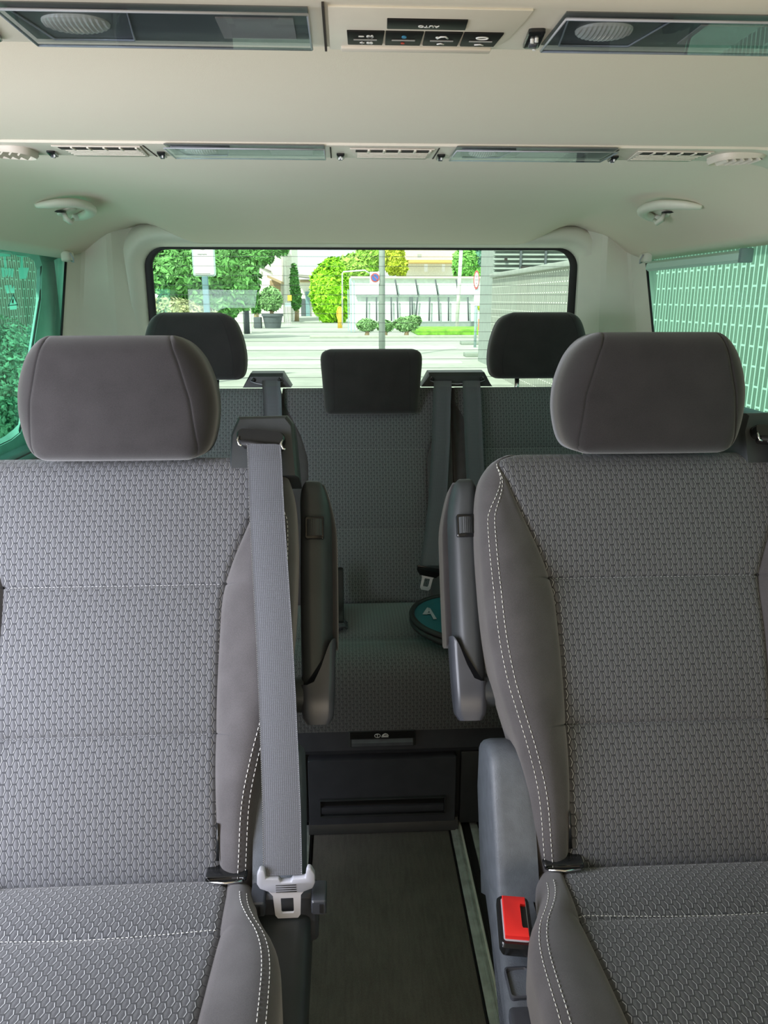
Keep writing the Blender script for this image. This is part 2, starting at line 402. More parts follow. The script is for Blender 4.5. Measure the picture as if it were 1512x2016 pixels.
# ================= padding builder =================
def roff(e, r):
    if e >= r: return 0.0
    e = max(0, e); return r-math.sqrt(max(0, r*r-(r-e)**2))
def spaced(a, b, n, k=.75):
    out = []
    for i in range(n+1):
        t = i/n; out.append(a+(b-a)*((1-k)*t+k*(.5-.5*math.cos(math.pi*t))))
    return out
OUT = [1, .99, .965, .92, .86, .78, .68, .56, .44, .32, .22, .14, .08, .04, .015, 0]
def make_pad(names, map3, ss, Wf, df, T, r, mats, parent, wf=None, rt=.05, rb=.02, Ni=26, backT=None):
    """cushion: front relief df(x,s), rounded border, flat back; names=(shell, insert or None)"""
    rows = []; s0, s1 = ss[0], ss[-1]
    for s in ss:
        W = Wf(s)
        if wf: w = min(wf(s), W-.004)
        else: w = W*.8
        xl = [-(w+(W-w)*q) for q in OUT]
        inn = [-w+2*w*i/Ni for i in range(1, Ni)]
        if wf: inn = [-w+.002, -w+.005]+inn+[w-.005, w-.002]
        xr = [-q for q in reversed(xl)]
        rows.append((s, W, w, xl+inn+xr))
    nc = len(rows[0][3]); no = len(OUT)
    def D(x, s, W, w):
        e = max(roff(W-abs(x), r), roff(s1-s, rt), roff(s-s0, rb))
        return max(df(x, s, W, w)-e, -T*.45)
    Vf, uvf = [], []
    for s, W, w, xs in rows:
        for x in xs: Vf.append(map3(x, s, D(x, s, W, w))); uvf.append((x, s))
    Vb = []
    for s, W, w, xs in rows:
        for x in xs:
            e = max(roff(W-abs(x), r), roff(s1-s, rt), roff(s-s0, rb)); Vb.append(map3(x, s, -T+min(e, T*.4)))
    nr = len(rows); N = len(Vf)
    def q(j, i): a = j*nc+i; return (a, a+1, a+nc+1, a+nc)
    ins = []; sh = []
    for j in range(nr-1):
        for i in range(nc-1):
            (ins if (wf and no-1 <= i < nc-no) else sh).append(q(j, i))
    back = [tuple(k+N for k in reversed(q(j, i))) for j in range(nr-1) for i in range(nc-1)]
    wall = []
    for i in range(nc-1):
        wall.append((i+1, i, i+N, i+1+N)); b = (nr-1)*nc; wall.append((b+i, b+i+1, b+i+1+N, b+i+N))
    for j in range(nr-1):
        a, b = j*nc, (j+1)*nc; wall.append((a, b, b+N, a+N)); a += nc-1; b += nc-1; wall.append((b, a, a+N, b+N))
    def sub(faces, name, mat, parent):
        used = sorted({k for f in faces for k in f}); ix = {k: n for n, k in enumerate(used)}
        allv = Vf+Vb; auv = uvf+uvf
        return mk(name, [allv[k] for k in used], [tuple(ix[k] for k in f) for f in faces], mat, parent, uv=[auv[k] for k in used])
    shell = sub(sh+back+wall, names[0], mats[0], parent)
    if wf: sub(ins, names[1], mats[1], parent)
    def surf(x, s, lift=.0008):
        W = Wf(s); w = min(wf(s), W-.004) if wf else W*.8
        return map3(x, s, D(x, s, W, w)+lift)
    return shell, surf
def stitches(name, pts, mat, parent, dash=.0042, gap=.0022, r=.00055):
    """dashes of thread along a polyline (list of lists of points)"""
    g = G()
    for line in pts:
        line = [Vector(p) for p in line]; L = [0]
        for a, b in zip(line, line[1:]): L.append(L[-1]+(b-a).length)
        def P(t):
            for i in range(len(L)-1):
                if t <= L[i+1]: return line[i].lerp(line[i+1], (t-L[i])/max(1e-9, L[i+1]-L[i]))
            return line[-1]
        t = 0
        while t+dash < L[-1]:
            g.tube([P(t), P(t+dash*.5), P(t+dash)], [r*.6, r, r*.6], 5); t += dash+gap
    return g.done(name, mat, parent)

# ================= front seats =================
def front_seat(cx, side, label):
    root = empty('captain_seat', (cx, .80, 0)); tag(root, label, 'seat', 'front captain seats')
    Bp = Vector((cx, .795, .405)); t = Vector((0, .25, .48)).normalized(); n = Vector((0, -t.z, t.y)); X = Vector((1, 0, 0))
    m3 = lambda x, s, d: Bp+X*x+t*s+n*d
    WT = [(-.01, .186), (.04, .189), (.10, .193), (.15, .203), (.20, .216), (.24, .226), (.30, .2345), (.38, .2385), (.44, .2385), (.495, .234), (.526, .224), (.543, .209), (.552, .190), (.555, .18)]
    wT = [(-.01, .150), (.02, .145), (.10, .139), (.177, .137), (.30, .140), (.36, .143), (.40, .154), (.46, .178), (.505, .194), (.539, .203), (.555, .17)]
    Wf = lambda s: sinterp(WT, s)
    wf = lambda s: min(sinterp(wT, s), Wf(s)-.008)
    seams = [0, .180, .372, .58]
    def df(x, s, W, w):
        ax = abs(x); d = 0
        for a, b in zip(seams, seams[1:]):
            if a <= s <= b: d += .010*max(0, math.sin(math.pi*(s-a)/(b-a)))**.55*(.9)-.004
        bh = interp([(0, .012), (.06, .022), (.15, .030), (.35, .032), (.42, .024), (.50, .008), (.56, .0)], s)
        if ax > w:
            q = (ax-w)/max(.004, W-w); d = d*(1-sm(0, .35, q))+bh*math.sin(min(1, q/.62)*math.pi/2)**.8
            d -= .0035*math.exp(-((ax-w)/.003)**2)
        else: d -= .0035*math.exp(-((ax-w)/.003)**2)
        d += .006*math.sin(math.pi*min(1, max(0, s/.55)))
        return d
    ss = sorted(set([round(v, 4) for v in spaced(-.008, .555, 62, .55)]+[.178, .180, .182, .370, .372, .374, .552, .554]))
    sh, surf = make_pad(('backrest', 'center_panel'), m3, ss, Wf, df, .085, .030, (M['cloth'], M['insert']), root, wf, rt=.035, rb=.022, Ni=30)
    for s in (.180, .372): stitches('cross_stitching', [[surf(-wf(s)+2*wf(s)*k/40, s, .0004) for k in range(41)]], M['thread'], root, .0032, .0018, .00045)
    for sg in (-1, 1):
        ln = []
        for off in (.010, .0185):
            l = []
            for k in range(60):
                s = .01+.528*k/59; W = Wf(s); x = W-off-.010*(1-sm(0, .2, s))*0
                if s > .44: x = x+(wf(s)+.004-x)*sm(.45, .541, s)
                l.append(surf(sg*x, s))
            ln.append(l)
        stitches('edge_stitching', ln, M['thread'], root)
        # dark seam piping between panel and bolster
        G().tube([surf(sg*wf(s), s, -.0006) for s in spaced(0, .539, 50)], .0009, 6).done('seam_piping', M['seam'], root)
    # headrest
    hb = Vector((cx+(.002 if side > 0 else .006), 1.052, .889 if side > 0 else .892)); ht = Vector((0, .10, 1)).normalized(); hn = Vector((0, -ht.z, ht.y))
    hm = lambda x, s, d: hb+X*x+ht*s+hn*(d-.0)
    HW = [(0, .095), (.004, .107), (.010, .115), (.022, .122), (.045, .128), (.07, .1305), (.10, .1275), (.13, .117), (.147, .106), (.158, .094), (.164, .082)]
    hdf = lambda x, s, W, w: .052-.012*(abs(x)/.134)**2.5-.0016*math.exp(-((abs(x)-w)/.0014)**2)
    hw = lambda s: interp([(0, .105), (.02, .108), (.08, .102), (.13, .089), (.164, .077)], s)
    hs = sorted(set(spaced(0, .164, 34, .85)))
    hsh, hsurf = make_pad(('headrest', 'side_panel'), hm, hs, lambda s: sinterp(HW, s), hdf, .055, .034, (M['rest'], M['rest']), root, lambda s: min(hw(s), sinterp(HW, s)-.006), rt=.030, rb=.022, Ni=24)
    hsh['label'] = 'plain dark charcoal headrest'
    for sg in (-1, 1): G().tube([hsurf(sg*hw(s), s, -.0001) for s in spaced(.012, .156, 24)], .0006, 5).done('headrest_seam', M['seam'], hsh)
    for sx in (-.07, .07): G().cyl((cx+sx, 1.075, .84), (cx+sx, 1.085, .90), .006, 12).done('headrest_post', M['chrome'], root)
    # seat cushion
    Cp = Vector((cx, .815, .405))
    zc = [(0, .0), (.10, .020), (.25, .034), (.42, .040), (.54, .03)]
    cm = lambda x, s, d: Cp+Vector((x, -s, interp(zc, s)+d))
    CW = [(0, .180), (.03, .190), (.07, .197), (.10, .207), (.13, .222), (.16, .231), (.20, .2355), (.30, .238), (.50, .236), (.54, .22)]
    def cdf(x, s, W, w):
        ax = abs(x)
        d = .008*max(0, math.sin(math.pi*min(1, s/.115)))**.6 if s < .115 else .010*max(0, math.sin(math.pi*(s-.115)/.50))**.5
        d -= .004
        if ax > w:
            q = (ax-w)/max(.004, W-w); d = d*(1-sm(0, .35, q))+interp([(0, .004), (.1, .014), (.25, .020), (.54, .018)], s)*math.sin(min(1, q/.6)*math.pi/2)**.8
        return d-.0035*math.exp(-((ax-w)/.003)**2)
    css = sorted(set([round(v, 4) for v in spaced(0, .54, 50, .5)]+[.113, .115, .117]))
    cw = lambda s: interp([(0, .152), (.05, .158), (.12, .161), (.54, .156)], s)
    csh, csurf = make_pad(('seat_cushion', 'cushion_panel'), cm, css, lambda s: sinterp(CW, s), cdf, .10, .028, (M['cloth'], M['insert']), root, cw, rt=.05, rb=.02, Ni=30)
    # curved cross seam
    stitches('cross_stitching', [[csurf(-cw(.115)+2*cw(.115)*k/40, .115+.006*abs(-1+k/20)**2*(-1), .0006) for k in range(41)]], M['thread'], root, .0032, .0018, .00045)
    for sg in (-1, 1):
        ln = []
        for off in (.011, .019): ln.append([csurf(sg*(sinterp(CW, s)-off), s) for s in spaced(.05, .50, 60, .1)])
        stitches('edge_stitching', ln, M['thread'], root)
        G().tube([csurf(sg*cw(s), s, -.0006) for s in spaced(.01, .52, 40)], .0009, 6).done('seam_piping', M['seam'], root)
    # isofix openings with steel bar
    for sg in (-1, 1):
        xc = cx+sg*.155
        o = G().loft([[(xc+u*k, y, .4225+v*k) for u, v in rrect(.025, .0035, .003)] for y, k in ((.81, 1), (.786, 1.0), (.785, .9), (.79, .85))]).done('anchor_slot', M['gloss'], root)
        G().tube([(xc-.020, .785, .4195), (xc, .783, .4188), (xc+.020, .785, .4195)], .0018, 8).done('anchor_bar', M['chrome'], o)
    # tag on the lower bolsters
    for sg in (-1, 1):
        tgx = .141
        show = sg == -side
        pts = [[surf(sg*(tgx+dx), s, .0035) for dx in (0, .014 if show else .004)] for s in (.030, .075)]
        a, b, c_, d_ = pts[0][0], pts[0][1], pts[1][1], pts[1][0]
        tg = G().loft([[a, b, c_, d_], [p+n*.0012 for p in (a, b, c_, d_)]]).done('fabric_tag', M['gloss'], root)
        up = X*-1*1; ce = (a+b+c_+d_)/4+n*.0018
        if show: text('tag_lettering', 'ISOFIX', M['mark'], tg, (t, -X, ce), .0125)
    # belt guide housing
    gx = .193
    prof = [(-.048, .520), (-.046, .584), (-.036, .610), (.033, .611), (.042, .599), (.049, .520)]
    hsg = G(); lo = []
    for d, k, sh_ in ((-.085, .95, 0), (-.075, 1, 0), (-.012, 1, 0), (-.002, .96, -.002), (0.002, .9, -.004)):
        lo.append([m3(gx+u*k, .56+(v-.56)*k+sh_, d) for u, v in prof])
    hs_ = hsg.loft(lo).done('belt_guide', M['plastic'], root, autos=.55)
    slot = G().loft([[m3(gx-.002+u*k, .572+v*k-.10*u, d) for u, v in rrect(.033, .0095, .008)] for d, k in ((.002, 1), (.012, 1), (.016, .92))])
    slot.done('guide_loop', M['gloss'], hs_, autos=.6)
    slot2 = G().loft([[m3(gx+u, .560+v-.10*u, d) for u, v in rrect(.028, .004, .0035)] for d in (.0, .0185)]).done('guide_slot', M['rubber'], hs_)
    for sx, zz in ((-.031, .566), (.028, .560)): G().tube([m3(gx+sx, zz+.006, .016), m3(gx+sx-.002, zz, .019), m3(gx+sx, zz-.006, .017), m3(gx+sx+.004, zz-.008, .017)], .0016, 8).done('guide_pin', M['chrome'], hs_)
    # webbing
    path = [(.1955, .560, .018), (.198, .535, .026), (.203, .46, .040), (.209, .38, .047), (.2145, .30, .049), (.219, .22, .049), (.2225, .147, .050), (.225, .09, .051), (.226, .05, .052), (.2265, .022, .053)]
    L = 0; Vv = []; uv = []; prev = None
    fine = []
    for k in range(61):
        q = k/60*(len(path)-1); i = min(int(q), len(path)-2); f = q-i
        fine.append(tuple(path[i][c]*(1-f)+path[i+1][c]*f for c in range(3)))
    for x, s, d in fine:
        p = m3(x, s, d)
        if prev is not None: L += (p-prev).length
        prev = p
        for u in (-1, -.96, -.5, 0, .5, .96, 1):
            Vv.append(m3(x+.0228*u, s, d+.0012*(1-u*u))); uv.append((u*.0228, L))
    nn_ = 7; Fw = [(j*nn_+i, j*nn_+i+1, (j+1)*nn_+i+1, (j+1)*nn_+i) for j in range(60) for i in range(6)]
    N = len(Vv); Vv += [p-n*.0014 for p in Vv]; uv += uv
    Fw += [tuple(q+N for q in reversed(f)) for f in Fw[:]]
    for j in range(60):
        for i, sg in ((0, 1), (6, -1)): a = j*nn_+i; Fw.append((a, a+nn_, a+nn_+N, a+N) if sg < 0 else (a+nn_, a, a+N, a+nn_+N))
    wb = mk('belt_webbing', Vv, Fw, M['belt'], root, uv=uv); wb['label'] = 'long slate coloured seat belt strap'
    # thin bright selvedge threads
    for e in (-1, 1): stitches('selvedge', [[m3(x+.0222*e, s, d+.0012) for x, s, d in fine]], M['greymark'], wb, .0012, .0012, .0004)
    # tongue
    tc = m3(.2265, .020, .051); ty = Vector((0, -.10, 1)).normalized(); tn = Vector((0, -ty.z, ty.y))
    TT = lambda u, v, w: tc+X*(u+.004)+ty*v+tn*w
    sil = [(-.0295, .016), (-.033, .008), (-.034, -.006), (-.031, -.013), (-.018, -.020), (.018, -.021), (.031, -.015), (.034, -.007), (.034, .006), (.030, .015), (.026, .016), (.024, .010), (.023, .001), (.008, .0), (.006, -.004), (-.006, -.004), (-.008, .001), (-.023, .002), (-.024, .014)]
    tg = G().loft([[TT(u, v, w) for u, v in sil] for w in (-.003, .005)]).done('belt_tongue', M['lightplastic'], wb, bevel=.0015)
    g = G()
    for k in range(4): g.box((-.012, -.0085-k*.0034, .0045), (.012, -.0075-k*.0034, .0056), lambda p: TT(*p))
    g.done('grip_rib', M['rubber'], wb)
    outer = [(-.0215, -.0195), (.0215, -.0195), (.0165, -.027), (.015, -.058), (.012, -.063), (-.012, -.063), (-.015, -.058), (-.0165, -.027)]
    inner = [(-.0075, -.031), (.0075, -.031), (.0075, -.034), (.0075, -.053), (.0065, -.055), (-.0065, -.055), (-.0075, -.053), (-.0075, -.034)]
    v = [TT(a, b, w) for w in (.0, .0026) for lp in (outer, inner) for a, b in lp]; f = []
    for k in range(8):
        k2 = (k+1) % 8
        f += [(k, k2, 8+k2, 8+k), (16+k, 24+k, 24+k2, 16+k2), (k, 16+k, 16+k2, k2), (8+k, 8+k2, 24+k2, 24+k)]
    mk('latch_plate', v, f, M['plate'], wb, smooth=False)
    # holder bracket behind tongue (on inner side)
    hp = G().loft([[(cx+.228+u, y, .372+v) for u, v in rrect(.038*k, .036*k, .01)] for y, k in ((.80, 1), (.775, 1), (.77, .9))]).done('tongue_holder', M['pocket'], root, autos=.6)
    for sx in (-.036, .037):
        G().loft([[(cx+.231+sx+u*k, y, .402+v*k) for u, v in rrect(.009, .010, .003)] for y, k in ((.79, 1), (.758, 1), (.756, .85))]).done('holder_clip', M['pocket'], hp, autos=.6)
        G().box((cx+.231+sx+.001, .7545, .396), (cx+.231+sx+.004, .7565, .408)).done('clip_slot', M['rubber'], hp, smooth=False)
    # recliner shields and side covers
    for sg in (-1, 1):
        prof = [(-.03, .0), (-.03, .0), (.03, .0), (.10, -.002), (.135, -.006), (.152, -.016), (.160, -.035), (.160, -.08), (.10, -.11), (-.05, -.12)]
        xs_ = [(.186, .82, 0), (.190, .97, 0), (.196, 1, 0), (.232, 1, 0), (.2405, .985, -.001), (.2445, .955, -.004), (.246, .92, -.008)]
        lo = []
        for xx, k, dd in xs_:
            lp = []
            for s, d in prof:
                s_ = s if s < .0 else s*k; xx2 = xx-(.007 if sg < 0 and xx > .2 else 0)
                lp.append(m3(sg*xx2, s_, d*1.0+dd+.008))
            lo.append(lp)
        G().loft(lo).done('recliner_cover', M['grain'], root, autos=.8)
        # lower side cover with pocket
        yz = [(.79, .385), (.74, .378), (.66, .376), (.60, .372), (.50, .368), (.34, .355), (.30, .335), (.32, .31), (.40, .30), (.60, .30), (.80, .305), (.86, .32), (.86, .36)]
        wy = lambda y: interp([(.3, 1.02), (.62, 1.015), (.69, .975), (.80, .94), (.9, .925)], y) if sg < 0 else 1
        lo = []
        for xx, sh_ in ((.195, .0), (.240, .0), (.250, .0015), (.2555, .006), (.257, .012)):
            lo.append([(cx+sg*xx*(wy(y) if xx > .2 else 1), y+(-sh_ if y > .6 else sh_)*.5, z-(sh_ if z > .34 else -sh_)) for y, z in yz])
        sc_ = G().loft(lo).done('side_cover', M['grain'] if sg < 0 else M['plastic'], root, autos=.7)
        if sg < 0:
            pk = G().loft([[(cx-.236+u, .665+v, z) for u, v in rrect(.0135*k, .020*k, .004)] for z, k in ((.36, 1), (.3785, 1.0), (.379, .9), (.374, .82))]).done('storage_recess', M['pocket'], sc_, autos=.5)
            G().loft([[(cx-.242+u*k+(.62-.52-v)*-.06, .54+v*k, z) for u, v in rrect(.0125, .095, .006)] for z, k in ((.34, 1), (.3775, 1), (.3795, .93))]).done('pocket_lid', M['pocket'], sc_, autos=.5)
    # buckle with red button
    bk = empty('buckle', (cx-.232, .712, .42)); bk.parent = root; bk.location = (-.232, -.088, .42)
    by = Vector((.13, 1, .02)).normalized(); bz = Vector((-.08, -.80, 1)).normalized(); bxx = by.cross(bz).normalized(); bz = bxx.cross(by)
    bc = Vector((cx-.233, .711, .414))
    BB = lambda p: bc+bxx*p[0]*.88+by*p[1]*.9+bz*p[2]*.9
    G().loft([[BB((u*k, v*k, w)) for u, v in rrect(.0215, .041, .007)] for w, k in ((-.018, .85), (-.008, 1), (.0, 1), (.004, .93))]).done('buckle_housing', M['gloss'], bk, autos=.6)
    G().loft([[BB((u*k, v*k, w)) for u, v in rrect(.0165, .034, .004)] for w, k in ((.003, 1), (.0046, 1), (.0050, .97))]).done('bright_rim', M['lightplastic'], bk, autos=.6)
    rp = [(-.0150, -.032), (.0150, -.032), (.0150, -.020), (.0085, -.020), (.0075, -.017), (.0075, .017), (.0085, .020), (.0150, .020), (.0150, .032), (-.0150, .032)]
    G().loft([[BB((u*k, v*k, w)) for u, v in rp] for w, k in ((.004, 1), (.0105, 1), (.0115, .95))]).done('release_button', M['red'], bk, autos=.6)
    G().box((.0078, -.019, .0045), (.0150, .019, .0075), lambda p: BB(p)).done('tongue_slot', M['rubber'], bk, smooth=False)
    # seat base
    G().box((cx-.188, .33, .06), (cx+.188, .92, .33)).done('seat_base', M['plastic'], root, bevel=.01)
    for sx in (-.160, .160): G().box((cx+sx-.02, .30, .007), (cx+sx+.02, .93, .06)).done('base_runner', M['rubber'], root, bevel=.004)
    # armrests
    for sg in (-1, 1):
        ax = sg*.2635 if side > 0 else sg*.2505
        ar = empty('armrest', (0, 0, 0)); ar.parent = root; ar.location = (ax, .2, .45)
        AW = [(.165, .0195), (.20, .0205), (.25, .0215), (.35, .0228), (.43, .0228), (.485, .0215), (.511, .018), (.524, .0125), (.531, .005)]
        def amap(x, s, d): 
            return m3(ax+sg*(x-.005*sm(.455, .531, s)), s, d-.055)
        adf = lambda x, s, W, w: .010-.010*(max(0, x+.01)/.03)**2
        make_pad(('armrest_shell', None), amap, spaced(.235, .531, 34), lambda s: sinterp(AW, s), adf, .040, .016, (M['plastic'], None), ar, rt=.028, rb=.004)
        PW = [(.27, .011), (.29, .014), (.455, .014), (.50, .012), (.521, .008), (.5295, .003)]
        make_pad(('armrest_pad', None), lambda x, s, d: m3(ax+sg*(x+.0150-.010*sm(.445, .529, s)), s, d-.082), spaced(.285, .5295, 26), lambda s: sinterp(PW, s), lambda x, s, W, w: .014, .05, .010, (M['rest'], None), ar, rt=.02)
        HWd = [(.185, .0155), (.192, .0205), (.22, .0228), (.25, .0240), (.28, .0248), (.32, .0249)]
        # pivot end cover with sloping upper edge
        hv = []
        for k in range(15):
            s = .185+.125*k/14; lp = []
            rp_ = rrect(1, 1, .45, 5); rp_ = [q for a_, b_ in zip(rp_, rp_[1:]+rp_[:1]) for q in [(a_[0]+(b_[0]-a_[0])*j/3, a_[1]+(b_[1]-a_[1])*j/3) for j in range(3)]]
            for u, v in rp_:
                W = sinterp(HWd, s); xx = W*u; ss_ = s
                top = .238+.062*sm(-.5, .95, u)**1.3; ss_ = min(s, top) if k < 14 else top
                lp.append(m3(ax+sg*(xx+.001), ss_, -.068+(.026-.010*(1-math.sin(min(1, k/5)*math.pi/2)))*v))
            hv.append(lp)
        G().loft(hv).done('pivot_cover', M['pocket'], ar, autos=.9)
        G().cyl(m3(ax-sg*.018, .225, -.068), m3(ax-sg*.032, .225, -.068), .024, 24).done('pivot_disc', M['plastic'], ar, autos=.6)
        fr = G().loft([[m3(ax+sg*(u-.002)*1, .455+v, d) for u, v in rrect(.0135*k, .0165*k, .003)] for d, k in ((-.06, 1), (-.0425, 1), (-.0415, .93))]).done('knob_frame', M['gloss'], ar, autos=.6)
        wv = []
        for k in range(25):
            a = math.pi*k/24; rr = .0125+(.0006 if k % 2 else 0)
            wv.append((-math.cos(a)*rr*.95, math.sin(a)*rr*.55))
        G().loft([[m3(ax+sg*(-.002)+u*.86, .455+dv, -.0425+w) for u, w in wv] for dv in (-.0118, .0118)]).done('ribbed_wheel', M['plastic'], ar, smooth=False)
    return root
front_seat(-.358, 1, 'brightly lit grey honeycomb fabric front seat left of the aisle, belt on its aisle side')
front_seat(.368, -1, 'dark shaded grey honeycomb fabric front seat right of the aisle, with red belt buckle')
# ================= rear bench =================
bench = empty('rear_bench', (0, 1.75, 0)); tag(bench, 'dark three-place rear bench seat with honeycomb fabric below the rear window', 'bench seat')
bt = Vector((0, .215, .51)).normalized(); bn = Vector((0, -bt.z, bt.y)); XX = Vector((1, 0, 0))
def bmap(c): 
    B0 = Vector((c, 1.735, .385)); return lambda x, s, d: B0+XX*x+bt*s+bn*d
BW = [(-.01, .203), (.1, .206), (.3, .2125), (.50, .2145), (.535, .214), (.553, .211)]
bwt = [(-.01, .150), (.18, .146), (.36, .148), (.42, .165), (.47, .190), (.50, .206), (.56, .206)]
for c in (-.427, .003, .433):
    wfb = lambda s: min(interp(bwt, s), sinterp(BW, s)-.004)
    sb = [0, .185, .385, .57]
    def bdf(x, s, W, w):
        ax = abs(x); d = -.004
        for a, b in zip(sb, sb[1:]):
            if a <= s <= b: d += .009*max(0, math.sin(math.pi*(s-a)/(b-a)))**.55
        if ax > w:
            q = (ax-w)/max(.004, W-w); d = d*(1-sm(0, .35, q))+interp([(0, .012), (.3, .016), (.42, .004), (.56, 0)], s)*math.sin(min(1, q/.6)*math.pi/2)
        return d-.003*math.exp(-((ax-w)/.003)**2)
    ss = sorted(set([round(v, 4) for v in spaced(-.008, .553, 46, .5)]+[.183, .185, .187, .383, .385, .387]))
    sh, surf = make_pad(('backrest', 'center_panel'), bmap(c), ss, lambda s: sinterp(BW, s), bdf, .10, .024, (M['cloth'], M['rear_insert']), bench, wfb, rt=.035, rb=.02)
    for s in (.185, .385): stitches('cross_stitching', [[surf(-wfb(s)+2*wfb(s)*k/30, s, .0004) for k in range(31)]], M['greymark'], bench, .0034, .002, .0004)
# headrests
def rear_headrest(c, y, z0, H, WT, label):
    hb = Vector((c, y, z0)); ht = Vector((0, .08, 1)).normalized(); hn = Vector((0, -ht.z, ht.y))
    top = max(w for _, w in WT)
    hw = lambda s: interp([(0, .80), (H, .72)], s)*sinterp(WT, s)
    sh, sf = make_pad(('headrest', 'side_panel'), lambda x, s, d: hb+XX*x+ht*s+hn*d, spaced(0, H, 28, .85), lambda s: sinterp(WT, s), lambda x, s, W, w: .045-.012*(abs(x)/top)**2.5, .05, .030, (M['rest'], M['rest']), bench, hw, rt=.028, rb=.02, Ni=20)
    sh['label'] = label
    for sg in (-1, 1): G().tube([sf(sg*hw(s), s, -.0001) for s in spaced(.012, H-.008, 20)], .0006, 5).done('headrest_seam', M['seam'], sh)
    for sx in (-.05, .05): G().cyl((c+sx, y+.01, z0-.06), (c+sx, y+.012, z0+.01), .006, 10).done('headrest_post', M['chrome'], bench)
RW = [(0, .104), (.006, .116), (.02, .124), (.05, .128), (.09, .124), (.13, .112), (.150, .100), (.160, .085), (.165, .07)]
rear_headrest(-.428, 1.985, .903, .165, RW, 'left charcoal headrest in front of the rear window')
rear_headrest(.446, 1.985, .903, .165, RW, 'right charcoal headrest in front of the rear window')
CWt = [(0, .108), (.006, .116), (.03, .119), (.09, .123), (.135, .126), (.15, .122), (.157, .112), (.16, .10)]
rear_headrest(.015, 1.925, .822, .160, CWt, 'lower middle headrest between the two outer ones')
# cushion wrapped over the front edge
path = [(1.76, .380), (1.735, .388), (1.68, .398), (1.60, .402), (1.545, .398), (1.525, .392), (1.512, .392), (1.49, .397), (1.46, .398), (1.432, .392), (1.414, .378), (1.404, .358), (1.399, .33), (1.397, .29), (1.397, .250), (1.404, .243), (1.43, .242)]
fp = []
for k in range(161):
    q = k/160*(len(path)-1); i = min(int(q), len(path)-2); f = q-i; j0, j3 = max(0, i-1), min(len(path)-1, i+2)
    p0, p1, p2, p3 = path[j0], path[i], path[i+1], path[j3]
    fp.append(tuple(.5*((2*p1[c])+(-p0[c]+p2[c])*f+(2*p0[c]-5*p1[c]+4*p2[c]-p3[c])*f*f+(-p0[c]+3*p1[c]-3*p2[c]+p3[c])*f**3) for c in (0, 1)))
V, uv, L = [], [], 0
xs = [-.64+1.28*i/40 for i in range(41)]
for k, (y, z) in enumerate(fp):
    if k: L += math.hypot(y-fp[k-1][0], z-fp[k-1][1])
    for x in xs: V.append((x, y, z-.02*sm(.60, .64, abs(x)))); uv.append((x, -L))
F_ = [(k*41+i, (k+1)*41+i, (k+1)*41+i+1, k*41+i+1) for k in range(160) for i in range(40)]
N = len(V)
V += [(x, 1.76, .30) for x in xs]+[(x, 1.43, .242) for x in xs]; uv += [(0, 0)]*82
F_ += [(i, i+1, N+i+1, N+i) for i in range(40)]+[(N+i, N+i+1, N+42+i, N+41+i) for i in range(40)]+[(160*41+i+1, 160*41+i, N+41+i, N+42+i) for i in range(40)]
mk('bench_cushion', V, F_, M['rear_insert'], bench, uv=uv)
# base
bb = G().box((-.64, 1.42, .012), (.64, 1.86, .30)).done('bench_base', M['plastic'], bench, bevel=.006)
G().loft([[(x, y, z) for y, z in ((1.425, .245), (1.405, .240), (1.400, .20), (1.408, .188), (1.425, .186))] for x in (-.30, .32)]).done('upper_fascia', M['pocket'], bench, autos=.6)
G().box((-.30, 1.408, .02), (-.145, 1.43, .186)).done('side_fascia', M['plastic'], bench, bevel=.003)
G().box((.182, 1.404, .012), (.32, 1.43, .187)).done('side_fascia', M['plastic'], bench, bevel=.003)
# release latch with icons
p0 = (-.052, .212); p1 = (.082, .246)
lt = G().loft([[(cx_, y, cz_) for cx_, cz_ in rrect(.069*k, .0185*k, .002, cx=.016, cz=.2275)] for y, k in ((1.41, 1), (1.398, 1), (1.396, .97))]).done('release_latch', M['plastic'], bench, autos=.5)
G().box((-.050, 1.3945, .2295), (.082, 1.397, .2445)).done('latch_face', M['gloss'], lt, smooth=False)
G().loft([[(x, y, z) for y, z in ((1.396, .2275), (1.390, .222), (1.391, .214), (1.396, .211))] for x in (-.047, .079)]).done('latch_lip', M['grain'], lt, autos=.9)
G().tube([(.006+.0058*math.cos(a), 1.3935, .2365+.004*math.sin(a)) for a in [k*math.pi/12 for k in range(24)]], .0007, 5, closed=True).done('latch_icon', M['mark'], lt)
G().box((.0053, 1.3928, .2343), (.0064, 1.3940, .2390)).box((.0042, 1.3928, .2380), (.0056, 1.3940, .2387)).done('latch_icon', M['mark'], lt, smooth=False)
g = G(); g.prism([(.014, .233), (.0285, .233), (.0285, .2345), (.014, .2345)], 1, 1.3928, 1.394)
g.tube([(.0155, 1.3935, .236), (.0185, 1.3935, .2395), (.022, 1.3935, .241), (.0255, 1.3935, .240), (.0285, 1.3935, .236)], .0009, 5).tube([(.0165, 1.3935, .2355), (.021, 1.3935, .2395), (.027, 1.3935, .2355), (.0165, 1.3935, .2355)], .0007, 5)
g.done('latch_icon', M['mark'], lt, smooth=False)
